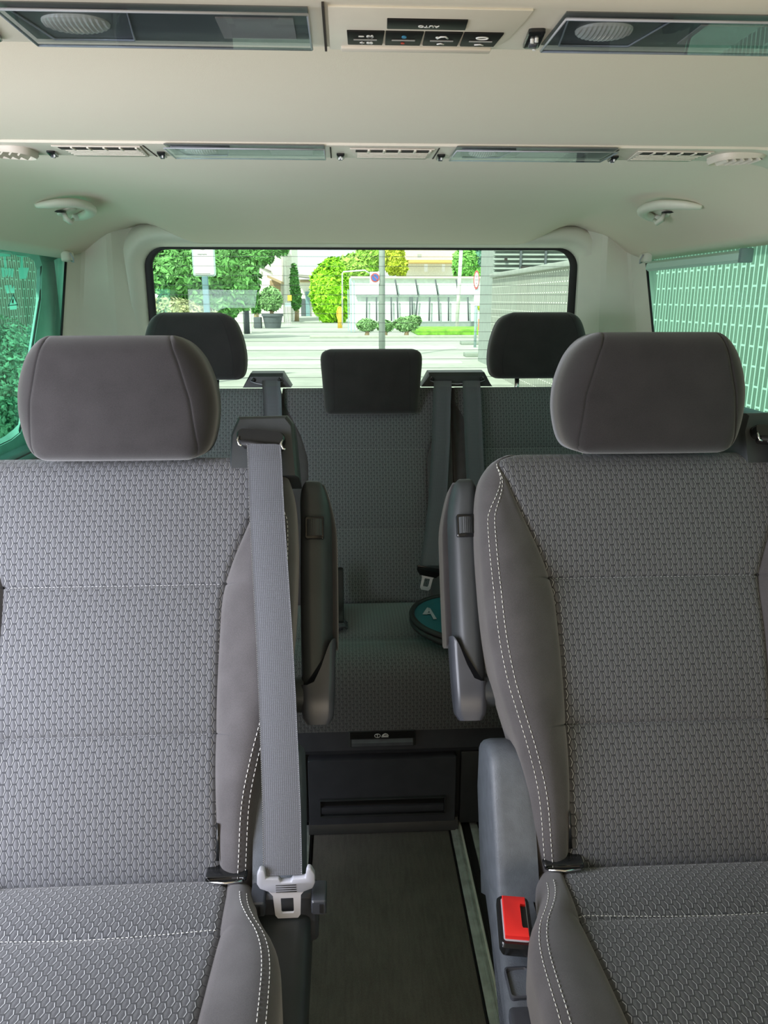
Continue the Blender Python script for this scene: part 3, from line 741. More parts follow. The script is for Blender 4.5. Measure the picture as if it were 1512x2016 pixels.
# storage drawer
dr = G().loft([[(cx_, y, cz_) for cx_, cz_ in rrect(.1555*k, .0795*kz, .003, cx=.0165, cz=.099)] for y, k, kz in ((1.425, 1, 1), (1.400, 1, 1), (1.3975, .99, .985))]).done('storage_drawer', M['pocket'], bench, autos=.5)
def framebox(g, x0, x1, z0, z1, y0, y1, t):
    g.box((x0, y0, z1-t), (x1, y1, z1)); g.box((x0, y0, z0), (x1, y1, z0+t)); g.box((x0, y0, z0+t), (x0+t, y1, z1-t)); g.box((x1-t, y0, z0+t), (x1, y1, z1-t))
g = G(); framebox(g, -.116, .150, .046, .088, 1.3905, 1.399, .0028); hd = g.done('drawer_handle', M['plastic'], dr, bevel=.0008)
G().box((-.113, 1.3970, .049), (.147, 1.3985, .085)).done('handle_recess', M['gloss'], dr, smooth=False)
G().loft([[(x, y, z) for y, z in ((1.398, .070), (1.3915, .069), (1.3905, .062), (1.393, .052), (1.398, .049))] for x in (-.112, .146)]).done('handle_grip', M['pocket'], dr, autos=.9)
G().loft([[(x, y, z) for y, z in ((1.42, .030), (1.402, .030), (1.396, .022), (1.392, .004), (1.42, .002))] for x in (-.140, .178)]).done('kick_strip', M['plastic'], bench, autos=.5)
# belt guides on bench top
def bguide(x0, x1, nslots, label):
    h = G().loft([[(x0-.006+0*k, y, .886), (x0+.014*1, y, z1), (x1-.014, y, z1), (x1+.006, y, .886)] for y, z1, k in ((1.955, .913, 0), (1.965, .921, 0), (2.01, .923, 0), (2.02, .915, 0))])
    o = h.done('belt_guide', M['plastic'], bench, autos=.5); o['label'] = label
    G().tube([(x0+.020, 1.953, .911), (x0+.014, 1.951, .902), (x0+.030, 1.949, .897), ((x0+x1)/2, 1.948, .893), (x1-.030, 1.949, .897), (x1-.014, 1.951, .902), (x1-.020, 1.953, .911)], .0013, 6).done('guide_rim', M['lightplastic'], o)
    for xx in (x0+.022, x1-.022): G().cyl((xx, 1.958, .906), (xx, 1.950, .905), .005, 10).done('guide_pin', M['rubber'], o)
bguide(-.302, -.193, 1, 'small black belt guide left of the middle headrest')
bguide(.148, .318, 2, 'wide black double belt guide right of the middle headrest')
def belt(name, pts, label, w=.0225):
    pts = [Vector(p) for p in pts]; fn = []
    for k in range(41):
        q = k/40*(len(pts)-1); i = min(int(q), len(pts)-2); fn.append(pts[i].lerp(pts[i+1], q-i))
    V, uv, L = [], [], 0
    for k, p in enumerate(fn):
        if k: L += (p-fn[k-1]).length
        for u in (-1, -.5, 0, .5, 1): V.append(p+XX*(u*w)+bn*(.0014*(1-u*u))); uv.append((u*w, L))
    F = [(j*5+i, j*5+i+1, j*5+i+6, j*5+i+5) for j in range(40) for i in range(4)]; N = len(V)
    V += [v-bn*.0014 for v in V]; uv += uv; F += [tuple(q+N for q in reversed(f)) for f in F[:]]
    for j in range(40): F += [(j*5+5, j*5, j*5+N, j*5+5+N), (j*5+4, j*5+9, j*5+9+N, j*5+4+N)]
    o = mk(name, V, F, M['belt'], bench, uv=uv); o['label'] = label; return o
belt('belt_webbing', [(-.236, 1.953, .904), (-.234, 1.930, .892), (-.231, 1.91, .865), (-.228, 1.87, .77), (-.222, 1.80, .60), (-.215, 1.715, .42)], 'dark belt strap hanging beside the left section')
belt('belt_webbing', [(.196, 1.948, .901), (.193, 1.925, .888), (.189, 1.905, .862), (.183, 1.86, .76), (.170, 1.80, .62), (.155, 1.750, .54), (.143, 1.715, .49)], 'inner slate belt strap with a hanging metal tongue')
belt('belt_webbing', [(.268, 1.948, .901), (.266, 1.925, .888), (.265, 1.905, .862), (.265, 1.86, .76), (.268, 1.78, .57), (.270, 1.712, .42)], 'outer slate belt strap of the double guide')
tc = Vector((.140, 1.700, .478))
RT = lambda u, v, w: tc+Vector((u*.97+v*.18, w*-.85-.1*v, v*.97-u*.18))
tg = G().loft([[RT(u, v, w) for u, v in [(-.030, .004), (-.020, -.008), (.020, -.010), (.030, .004), (.031, .014), (-.031, .016)]] for w in (0, .006)]).done('belt_tongue', M['gloss'], bench, bevel=.001)
outer = [(-.017, -.006), (.017, -.006), (.013, -.014), (.0125, -.041), (.009, -.046), (-.009, -.046), (-.0125, -.041), (-.013, -.014)]
inner = [(-.006, -.015), (.006, -.015), (.0065, -.018), (.0065, -.034), (.005, -.037), (-.005, -.037), (-.0065, -.034), (-.0065, -.018)]
v = [RT(a, b, w) for w in (.001, .0035) for lp in (outer, inner) for a, b in lp]; f = []
for k in range(8):
    k2 = (k+1) % 8
    f += [(k, k2, 8+k2, 8+k), (16+k, 24+k, 24+k2, 16+k2), (k, 16+k, 16+k2, k2), (8+k, 8+k2, 24+k2, 24+k)]
mk('latch_plate', v, f, M['plate'], tg, smooth=False)
# strap bundle on the left of the cushion
st = empty('strap_bundle', (-.085, 1.6, .40)); tag(st, 'black folded strap with stitched end lying on the left of the bench cushion', 'strap')
G().loft([[(-.083+u*.5, y, z+v) for u, v in rrect(.045, .009, .006)] for y, z in ((1.702, .485), (1.696, .475), (1.688, .455), (1.678, .43), (1.668, .418), (1.62, .416), (1.56, .412))]).done('strap_body', M['rubber'], st)
G().loft([[(-.075+u+dx, 1.555+v, z) for u, v in rrect(.012*k, .010*k, .004)] for z, k, dx in ((.404, 1, 0), (.416, 1, 0), (.416, .8, 0))]).done('strap_end', M['pocket'], st)
for k in range(4): G().tube([(-.092, 1.545+k*.010, .406), (-.078, 1.541+k*.010, .414), (-.062, 1.546+k*.010, .414), (-.054, 1.550+k*.009, .407)], .0038, 8).done('strap_fold', M['pocket'], st)
# oval sunshade
sh = empty('folded_sunshade', (.215, 1.60, .41)); tag(sh, 'oval folded teal sunshade with black rim lying on the right of the bench cushion', 'sunshade')
def ov(a, k=1, dz=0, dy=0): 
    x = .215+.128*k*math.cos(a); y = 1.535+.120*k*math.sin(a)+dy; return (x, y, .424+dz+.012*math.cos(a+2.2)+(y-1.535)*.10)
for dz, dy in ((0, -.006), (.010, 0)):
    G().tube([ov(k*math.pi/24, 1, dz, dy) for k in range(48)], .0062, 8, closed=True).done('rim', M['rubber'], sh)
vv = [ov(k*math.pi/24, .97, .011) for k in range(48)]+[ov(k*math.pi/24, .97, .006) for k in range(48)]
mk('shade_film', vv, [tuple(range(48)), tuple(range(95, 47, -1))]+[(k, (k+1) % 48, 48+(k+1) % 48, 48+k) for k in range(48)], M['teal'], sh, smooth=False)
def ovp(x, y): return (x, y, .424+.013+.0+(y-1.535)*.10+.012*math.cos(math.atan2((y-1.535)/.120, (x-.215)/.128)+2.2)*math.hypot((y-1.535)/.120, (x-.215)/.128))
g = G()
for pl in ([(.110, 1.535), (.124, 1.572), (.130, 1.568), (.120, 1.534)], [(.124, 1.572), (.130, 1.568), (.138, 1.512), (.131, 1.510)], [(.110, 1.535), (.118, 1.541), (.132, 1.545), (.131, 1.538)]):
    g.add([ovp(*q) for q in pl]+[(ovp(*q)[0], q[1], ovp(*q)[2]+.0008) for q in pl], [(0, 1, 2, 3), (4, 5, 6, 7), (0, 1, 5, 4), (1, 2, 6, 5), (2, 3, 7, 6), (3, 0, 4, 7)])
g.done('pale_emblem', M['lightplastic'], sh, smooth=False)
# buckles in the crease between bench sections
for x, lab in ((.285, 'black buckle poking up between middle and right sections'),):
    o = G().loft([[(x+u*k, y, z+v*k) for u, v in rrect(.016, .010, .004)] for y, z, k in ((1.72, .41, 1), (1.66, .435, 1), (1.655, .436, .9))]).done('bench_buckle', M['gloss'], bench, autos=.6)
    G().box((x-.009, 1.6535, .430), (x+.009, 1.6555, .441)).done('buckle_button', M['red'], o, smooth=False)

# ================= ceiling consoles =================
def slider(con, x, y, z, dots, rot=0, s=1.0):
    """little black rocker switch on a console"""
    c, sn = math.cos(rot), math.sin(rot)
    P = lambda u, v, w: (x+u*c-v*sn, y+u*sn+v*c, z-w)
    o = G().loft([[P(u*k*s, v*k*s, w) for u, v in rrect(.0062, .0195, .003)] for w, k in ((-.004, 1), (.0025, 1), (.0035, .9))]).done('slide_switch', M['gloss'], con, autos=.6)
    G().loft([[P(u*k*s, v*k*s+.005*s, w) for u, v in rrect(.0035, .005, .002)] for w, k in ((.003, 1), (.0062, .9))]).done('switch_nub', M['pocket'], o)
    g = G()
    for u, v in dots: g.loft([[P(u*s+.0014*s*math.cos(a), v*s+.0014*s*math.sin(a), w) for a in [k*math.pi/4 for k in range(8)]] for w in (.0034, .0066)])
    g.done('switch_mark', M['mark'], o, smooth=False)
    return o
def lamp_unit(con, x0, x1, y0, y1, z, lx0, lx1, sk, label, lampw=.5):
    """smoked reading light: dark tray, ribbed lamp, clear cover"""
    P = lambda u, v: (x0+(x1-x0)*u, y0+(y1-y0)*v)
    quad = [(sk[0], 0), (1-sk[1], 0), (1, 1), (0, 1)] if sk[2] else [(0, 0), (1, 0), (1-sk[1], 1), (sk[0], 1)]
    pl = [P(u, v) for u, v in quad]
    tr = G().loft([[(x, y, z+w) for x, y in pl] for w in (.001, -.0006)]).done('light_tray', M['tray'], con, smooth=False); tr['label'] = label
    # reflector and ribbed lamp
    cx_, cy_ = (lx0+lx1)/2, y0+(y1-y0)*.50; hx, hy = (lx1-lx0)/2, (y1-y0)*.24
    g = G(); n = 26; lo = []
    for k in range(n+1):
        u = -1+2*k/n; h = hy*math.sqrt(max(.02, 1-abs(u)**2.6)); rb = .0012 if k % 2 else 0
        lo.append([(cx_+hx*u, cy_+h*math.cos(a), z-.0006-max(0, math.sin(a))*(.005*math.sqrt(max(.02, 1-u*u))+rb)) for a in [j*math.pi/8 for j in range(9)]])
    G().loft(lo).done('ribbed_lamp', M['lamp'], tr, smooth=False)
    g = G(); q = [(lx0-.014, cy_-hy*1.55), (lx1+.022, cy_-hy*1.55), (lx1+.010, cy_+hy*1.9), (lx0-.004, cy_+hy*1.9)]
    g.tube([(a, b, z-.0015) for a, b in q], .0011, 5, closed=True); g.done('lamp_bezel', M['lightplastic'], tr)
    if lampw:
        xa, xb = lampw
        G().box((xa, y0+(y1-y0)*.28, z-.0016), (xb, y0+(y1-y0)*.86, z-.0002)).done('diffuser', M['diff'], tr, smooth=False)
    G().loft([[(x, y, z+w) for x, y in pl] for w in (-.0068, -.0062)]).done('clear_cover', M['lens'], tr, smooth=False)
    g = G(); n = len(pl)
    for k in range(n):
        a, b = Vector((*pl[k], 0)), Vector((*pl[(k+1) % n], 0)); g.tube([a+Vector((0, 0, z-.0055)), b+Vector((0, 0, z-.0055))], .0011, 6)
    g.done('cover_rim', M['lightplastic'], tr)
M['tray'] = plain('dark_grey_tray', (.115, .12, .12), .3, var=0)
M['lamp'] = plain('frosted_lamp', (.72, .68, .62), .25, var=0)
M['diff'] = plain('pale_diffuser', (.42, .38, .36), .3, var=0)
# front console
fc = empty('overhead_console', (0, .75, 1.32)); tag(fc, 'front overhead console with ventilation buttons and two smoked lamps', 'overhead console')
ZF = 1.3175
body = [(.645, 1.334), (.651, 1.3215), (.660, 1.3180), (.672, 1.3177), (.772, 1.3177), (.778, 1.319), (.784, 1.323), (.790, 1.334)]
G().loft([[(x, y, z) for y, z in body] for x in (-.46, .46)]).done('console_body', M['console'], fc, autos=.5)
lamp_unit(fc, -.312, -.0755, .676, .762, ZF, -.292, -.238, (0, 0, 0), 'long smoked lamp cover on the left', (-.150, -.088))
lamp_unit(fc, .127, .40, .676, .757, ZF, .146, .194, (0, 0, 0), 'smoked lamp cover on the right', (.245, .36))
G().box((-.0645, .666, 1.3150), (-.0625, .778, 1.3185)).done('panel_gap', M['dark'], fc, smooth=False)
cp = G().loft([[(x, y, z) for x, y in ((-.060, .672), (.100, .672), (.099, .700), (.094, .745), (.082, .776), (-.060, .776))] for z in (1.3180, 1.3160)]).done('control_panel', M['console'], fc, bevel=.0008)
def key(x0, x1, y0, y1, sk=0):
    return G().loft([[(x0, y0, z), (x1, y0, z), (x1-sk, y1, z), (x0+.001, y1, z)] for z in (1.3163, 1.3145)]).done('push_button', M['keyblack'], cp, bevel=.0006)
def tx(s, x, y, size, mat, par): return text('button_lettering', s, M[mat], par, ((-1, 0, 0), (0, 1, 0), (x, y, 1.3142)), size)
kb = key(-.013, .052, .693, .7145, -.001); tx('AUTO', .0215, .7055, .0062, 'mark', kb)
ks = [(-.045, -.0135), (-.0125, .0195), (.0205, .0525), (.0535, .0870)]
for i, (a, b) in enumerate(ks):
    k_ = key(a, b, .7225, .7565, .0025 if i == 3 else .0003)
    m_ = (a+b)/2
    G().box((m_-.0100, .7405, 1.3138), (m_+.0100, .7420, 1.3146)).done('button_line', M['greymark'], k_, smooth=False)
    def dot(us, mat, parent=k_):
        g = G()
        for (u, v, ru, rv) in us: g.loft([[(m_+u+ru*math.cos(t), v+rv*math.sin(t), z) for t in [j*math.pi/4+.39 for j in range(8)]] for z in (1.3146, 1.3138)])
        g.done('button_icon', M[mat], parent, smooth=False)
    if i == 0:
        dot([(.0025, .7325, .0018, .0026), (.0055, .7325, .0014, .0030), (.0040, .7330, .0028, .0014), (-.0035, .7325, .0026, .0007), (.003, .7490, .0018, .0020), (.0056, .7490, .0014, .0024), (-.0025, .7490, .0022, .0007), (-.0025, .7490, .0007, .0022)], 'mark')
    if i == 1: dot([(0, .7325, .0022, .0028)], 'bluemark'); dot([(0, .7490, .0018, .0014)], 'redmark')
    if i == 2:
        G().tube([(m_-.0045, .7350, 1.3143), (m_-.002, .7305, 1.3143), (m_+.002, .7300, 1.3143), (m_+.0045, .7345, 1.3143)], .0008, 5).done('button_icon', M['mark'], k_)
        G().tube([(m_-.003, .7500, 1.3143), (m_, .7480, 1.3143), (m_+.003, .7500, 1.3143)], .0007, 5).done('button_icon', M['mark'], k_); dot([(-.0045, .7325, .0017, .0016)], 'mark')
    if i == 3:
        G().tube([(m_+.005*math.cos(t), .7325+.0028*math.sin(t), 1.3143) for t in [j*math.pi/8 for j in range(16)]], .0007, 5, closed=True).done('button_icon', M['mark'], k_)
        G().tube([(m_-.004, .7500, 1.3143), (m_+.001, .7490, 1.3143), (m_+.004, .7510, 1.3143)], .0007, 5).done('button_icon', M['mark'], k_)
G().box((-.050, .7640, 1.3135), (.084, .7735, 1.3170)).done('grip_ledge', M['vent'], cp, bevel=.0015)
s_ = slider(fc, .116, .738, ZF, [(-.002, -.006), (.001, -.008), (.002, .012)], -.10, 1.15)
s_ = slider(fc, -.345, .742, ZF, [(.001, .010)], .2, 1.15)
# rear console
rc = empty('overhead_console', (0, 1.32, 1.32)); tag(rc, 'rear overhead console spanning the roof with vents, switches and smoked lamps', 'overhead console')
ZR = 1.3195
def zr(x): return zceil(x, 1.3)-1.324+ZR
body = [(1.246, .025), (1.247, .001), (1.252, .0003), (1.265, 0), (1.343, 0), (1.353, .002), (1.359, .006), (1.363, .025)]
G().loft([[(x, y, zr(x)+z) for y, z in body] for x in [-.70+1.42*k/40 for k in range(41)]]).done('console_body', M['console'], rc, autos=.6)
def grille(x0, x1, nslot):
    o = G().loft([[(x0, y0_, z) for y0_ in (1.258,)]+[(x1, 1.258, z), (x1-.006, 1.340, z), (x0+.012, 1.340, z)] for z in (zr((x0+x1)/2)-.0002, zr((x0+x1)/2)-.0022)]).done('vent_panel', M['vent'], rc, bevel=.0008)
    w = (x1-x0-.012)/nslot
    for k in range(nslot):
        xa = x0+.006+w*k; G().box((xa+.003, 1.261, zr(xa)-.0030), (xa+w-.003, 1.277, zr(xa)-.0016)).done('vent_slot', M['dark'], o, smooth=False)
        G().box((xa+w-.0022, 1.259, zr(xa)-.0040), (xa+w+.0012, 1.279, zr(xa)-.0018)).done('vent_fin', M['console'], o, bevel=.0006)
    for k in range(4): G().box((x0+.012, 1.286+k*.012, zr((x0+x1)/2)-.0030), (x1-.008, 1.2875+k*.012, zr((x0+x1)/2)-.0020)).done('vent_groove', M['console'], o, smooth=False)
grille(-.480, -.350, 5); grille(-.039, .090, 5); grille(.402, .522, 5)
lamp_unit(rc, -.312, -.077, 1.243, 1.327, ZR, -.290, -.240, (.0, 0, 0), 'left smoked lamp cover of the rear console', (-.160, -.095))
lamp_unit(rc, .121, .366, 1.243, 1.327, ZR, .145, .190, (.0, .0, 0), 'right smoked lamp cover of the rear console', (.225, .330))
for x, d, r in ((-.500, [(.001, .002), (.003, -.003), (-.002, .006)], .18), (-.332, [(.001, -.004)], .12), (-.053, [(0, -.010), (-.002, .0), (.002, .0)], 0), (.106, [(.001, -.006)], -.05), (.385, [(.001, -.006), (-.002, .010), (.002, .010)], -.16)):
    slider(rc, x, 1.322, zr(x), d, r)
for x in (-.068, .096, -.345, .371): G().box((x-.001, 1.255, zr(x)-.0006), (x+.001, 1.345, zr(x)+.001)).done('panel_gap', M['dark'], rc, smooth=False)
for X in (-1, 1):
    xc = -.560 if X < 0 else .578
    z = zr(xc)
    vt = G().loft([[(xc+u*k, 1.302+v*k, z-w-(-.05*X*u)) for u, v in rrect(.040, .037, .025, 8)] for w, k in ((-.01, 1), (.004, 1), (.008, .92), (.006, .86), (.000, .84))]).done('round_vent', M['vent'], rc, autos=.9)
    for k in range(5):
        u = -.026+.013*k
        G().loft([[(xc+u-.002*X, y, z-.0035+.05*X*u), (xc+u+.004*X, y, z-.010+.05*X*u), (xc+u+.006*X, y, z-.0085+.05*X*u), (xc+u, y, z-.002+.05*X*u)] for y in (1.284, 1.320)]).done('vent_louvre', M['console'], vt, smooth=False)
# grab handles
def onceil(px, py, off):
    d = ray(px, py); t = .3
    while t < 4:
        p = CAM+d*t
        if p.z > zceil(p.x, p.y)-off: return p.x, p.y
        t += .002
    return p.x, p.y
for X in (-1, 1):
    hd = empty('grab_handle', (X*.62, 1.72, 1.3)); tag(hd, 'pale folding grab handle on the roof lining at the %s' % ('left' if X < 0 else 'right'), 'handle', 'roof grab handles')
    px_ = [(72, 413), (95, 402), (125, 395), (155, 395), (176, 403), (177, 415), (160, 428), (142, 434)] if X < 0 else [(1380, 416), (1355, 405), (1325, 399), (1295, 398), (1270, 405), (1267, 416), (1284, 430), (1304, 436)]
    pp = [tuple(onceil(a, b, .012)) for a, b in px_]
    rr = [.006, .011, .013, .0135, .0135, .013, .012, .010]
    lift = [.003, .012, .016, .018, .018, .016, .010, .004]
    # refine
    P3 = []; R3 = []
    n = len(pp)
    for k in range(36):
        q = k/35*(n-1); i = min(int(q), n-2); f = q-i; a, b, c, d = pp[max(0, i-1)], pp[i], pp[i+1], pp[min(n-1, i+2)]
        xy = [.5*(2*b[m]+(-a[m]+c[m])*f+(2*a[m]-5*b[m]+4*c[m]-d[m])*f*f+(-a[m]+3*b[m]-3*c[m]+d[m])*f**3) for m in (0, 1)]
        lf = lift[i]*(1-f)+lift[i+1]*f
        P3.append((xy[0], xy[1], zceil(*xy)-lf)); R3.append(rr[i]*(1-f)+rr[i+1]*f)
    G().tube(P3, R3, 14, flat=.75).done('grip', M['trim'], hd)
    c = pp[-1]; zc_ = zceil(*c)
    xc, yc = tuple(onceil(132, 420, .006)) if X < 0 else tuple(onceil(1300, 421, .006))
    zc_ = zceil(xc, yc)
    bs_ = G().loft([[(xc+u*k, yc+v*k, zceil(xc+u, yc+v)-w) for u, v in rrect(.018, .024, .015, 8)] for w, k in ((-.004, 1.1), (.002, 1.05), (.004, .9))]).done('handle_base', M['trim'], hd)
    G().tube([(xc, yc-.02, zc_-.006), (xc-X*.004, yc-.025, zc_-.020), (xc-X*.008, yc-.005, zc_-.026), (xc-X*.010, yc+.008, zc_-.018)], [.006, .007, .006, .004], 10).done('coat_hook', M['trim'], hd)
    G().loft([[(xc+.012*X+u*k, yc-.028+v*k, zc_-w) for u, v in rrect(.018, .016, .012)] for w, k in ((.004, 1), (.0068, .95))]).done('loop_shade', M['rubber'], hd)  # dark oval painted for the shaded opening inside the grip loop
M['doortrim'] = plain('pale_door_trim', (.85, .87, .84), .5, var=.05)
M['doorskin'] = plain('door_paint', (.25, .27, .28), .3, var=.03)
M['turq'] = plain('turquoise_sticker', (.60, .95, .88), .5, var=0)
nt = M['turq'].node_tree; tl = nt.nodes.new('ShaderNodeBsdfTranslucent'); tl.inputs[0].default_value = (.8, 1, .95, 1); mx = nt.nodes.new('ShaderNodeMixShader'); mx.inputs[0].default_value = .7
nt.links.new(nt.nodes['Principled BSDF'].outputs[0], mx.inputs[1]); nt.links.new(tl.outputs[0], mx.inputs[2]); nt.links.new(mx.outputs[0], nt.nodes['Material Output'].inputs[0])
M['darkteal'] = plain('dark_teal_print', (.03, .16, .15), .5, var=0)
m, b = newmat('pale_asphalt', (.4, .4, .38), .9); n = enoise(3, 4); n2 = enoise(.18, 3, stretch=(.3, 2, 1))
setc(b, emix(estep(.3, .7, n*.4+n2*.6), (.33, .36, .31), (.48, .52, .45))); M['asphalt'] = m
for nm, c in (('white', (.8, .8, .78)), ('kerbstone', (.42, .45, .38)), ('potgrey', (.10, .12, .13)), ('signframe', (.42, .58, .54)), ('signwhite', (.85, .85, .85)), ('post', (.12, .24, .27)), ('galv', (.33, .38, .35)),
              ('signred', (.55, .12, .12)), ('signblue', (.07, .16, .50)), ('bluepost', (.38, .52, .52)), ('orange', (.80, .28, .12)), ('pinkish', (.6, .48, .44)), ('concrete', (.30, .35, .30)), ('coping', (.42, .46, .42)),
              ('slat', (.36, .42, .38)), ('slatback', (.34, .39, .36)), ('ghwhite', (.80, .86, .84)), ('ghgrey', (.30, .36, .34)), ('ghcream', (.82, .75, .55)), ('yellow', (.85, .55, .08)), ('house', (.85, .84, .76)),
              ('pipe', (.42, .40, .36)), ('wood', (.42, .30, .18)), ('signgrey', (.20, .34, .36)), ('orangewood', (.75, .45, .15))):
    M[nm] = plain('outdoor_'+nm, c, .7, var=.06, scale=6)
M['grass'] = plain('grass_green', (.20, .48, .05), .9, var=.4, scale=3)
def brick(name, bw_, bh_, mort, c1, c2, cm, axes):
    m, b = newmat(name, c1, .8); nt = E.nt
    tc = nt.nodes.new('ShaderNodeTexCoord'); sp = nt.nodes.new('ShaderNodeSeparateXYZ'); cb = nt.nodes.new('ShaderNodeCombineXYZ')
    nt.links.new(tc.outputs['Object'], sp.inputs[0]); nt.links.new(sp.outputs[axes[0]], cb.inputs[0]); nt.links.new(sp.outputs[axes[1]], cb.inputs[1])
    br = nt.nodes.new('ShaderNodeTexBrick'); nt.links.new(cb.outputs[0], br.inputs['Vector'])
    br.offset = .5; br.inputs['Scale'].default_value = 1; br.inputs['Brick Width'].default_value = bw_; br.inputs['Row Height'].default_value = bh_
    br.inputs['Mortar Size'].default_value = mort; br.inputs['Mortar Smooth'].default_value = .1; br.inputs['Bias'].default_value = 0
    br.inputs['Color1'].default_value = (*c1, 1); br.inputs['Color2'].default_value = (*c2, 1); br.inputs['Mortar'].default_value = (*cm, 1)
    nt.links.new(br.outputs[0], b.inputs['Base Color']); return m
M['brickwall'] = brick('upright_grey_brick', .30, .067, .008, (.20, .23, .19), (.26, .29, .24), (.78, .80, .74), (2, 1))
M['brownbrick'] = brick('brown_brick', .28, .085, .010, (.26, .15, .11), (.32, .20, .15), (.70, .62, .50), (2, 1))
# ================= open sliding door outside the left window =================
sdoor = empty('sliding_door', (-.92, 1.6, 0)); tag(sdoor, 'opened teal looking sliding door standing outside the left side window', 'door')
XD0, XD1 = -.905, -.885
outer = [(.95, -.05), (2.56, -.05), (2.575, .60), (2.55, .95), (2.52, 1.255), (.95, 1.26)]
def dooropen():
    rear = [(1.05, 1.222), (2.225, 1.222), (2.262, 1.214), (2.276, 1.19), (2.24, 1.10), (2.14, .965), (2.06, .85), (2.03, .80), (1.995, .768), (1.94, .760), (1.05, .740)]
    return rear
ip = dooropen(); n = len(ip)
# face built as strip between window outline and outer outline
op = [(.95, 1.262), (2.25, 1.262), (2.45, 1.262), (2.515, 1.262), (2.50, 1.12), (2.475, .99), (2.45, .86), (2.435, .78), (2.42, .60), (2.40, -.05), (.95, -.05)]
ins = [((a+.012*(1 if k in (0, 10) else -1)), b+(.012 if k > 7 else -.012)) for k, (a, b) in enumerate(ip)]
v = []
for x, loop in ((XD1, op), (XD1, ip), (XD1-.012, ins), (XD0, op)): v += [(x, a, b) for a, b in loop]
f = []
for k in range(n):
    k2 = (k+1) % n
    f += [(k, k2, n+k2, n+k), (n+k, n+k2, 2*n+k2, 2*n+k), (3*n+k, 3*n+k2, k2, k)]
mk('door_frame', v, f, M['doortrim'], sdoor, autos=.6)
g = G().tube([(XD1-.004, a, b) for a, b in ip], .0035, 6, closed=True); g.done('window_seal', M['rubber'], sdoor)
G().loft([[(XD1-.013, a, b) for a, b in ip], [(XD1-.016, a, b) for a, b in ip]]).done('door_glass', M['glass_door'], sdoor, smooth=False)
G().box((XD1-.002, 1.0, .675), (XD1+.014, 2.40, .705)).done('belt_moulding', M['trim'], sdoor, bevel=.004)
G().box((XD1-.002, 1.0, .610), (XD1+.006, 2.40, .614)).done('moulding_groove', M['rubber'], sdoor, smooth=False)
G().box((XD0-.06, 1.0, .30), (XD0-.001, 2.38, .66)).done('outer_skin', M['doorskin'], sdoor, bevel=.02)
# stickers on the door glass
def dw(px, py):
    d = ray(px, py); q = CAM+d*((XD1-.0115-CAM.x)/d.x); return q
def stick(name, pts, mat, parent):
    q = [dw(*p) for p in pts]; n = len(q)
    return G().loft([[(p.x, p.y, p.z) for p in q], [(p.x-.0008, p.y, p.z) for p in q]]).done(name, M[mat], parent, smooth=False)
sk = empty('warning_sticker', (XD1-.012, 2.0, 1.1)); tag(sk, 'pale turquoise block lettering and warning triangle sticker on the door glass', 'sticker')
for pts in ([(0, 489), (20, 491), (21, 505), (12, 505), (13, 527), (9, 527), (8, 505), (0, 505)], [(33, 493), (58, 495), (57, 506), (45, 506), (46, 527), (41, 527), (41, 506), (34, 505)],
            [(37, 527), (57, 527), (52, 549), (39, 549)], [(3, 527), (8, 527), (10, 546), (5, 546)], [(10, 529), (14, 527), (16, 536), (13, 545), (11, 540)], [(17, 527), (22, 529), (21, 541), (17, 546)], [(23, 528), (27, 529), (26, 546), (22, 546)],
            [(10, 562), (16, 561), (19, 577), (14, 578)], [(18, 561), (22, 561), (24, 569), (28, 562), (29, 577), (22, 577)], [(20, 602), (33, 601), (33, 609), (21, 610)]):
    stick('sticker_letter', pts, 'turq', sk)
stick('warning_triangle', [(25, 581), (33, 599), (17, 601)], 'turq', sk)
tr = [dw(*p) for p in ((25, 580), (34, 600), (16, 602))]
G().tube([(p.x+.0012, p.y, p.z) for p in tr], .0016, 5, closed=True).done('triangle_border', M['darkteal'], sk)
stick('triangle_mark', [(24, 588), (27, 588), (27, 597), (23, 597)], 'darkteal', sk)

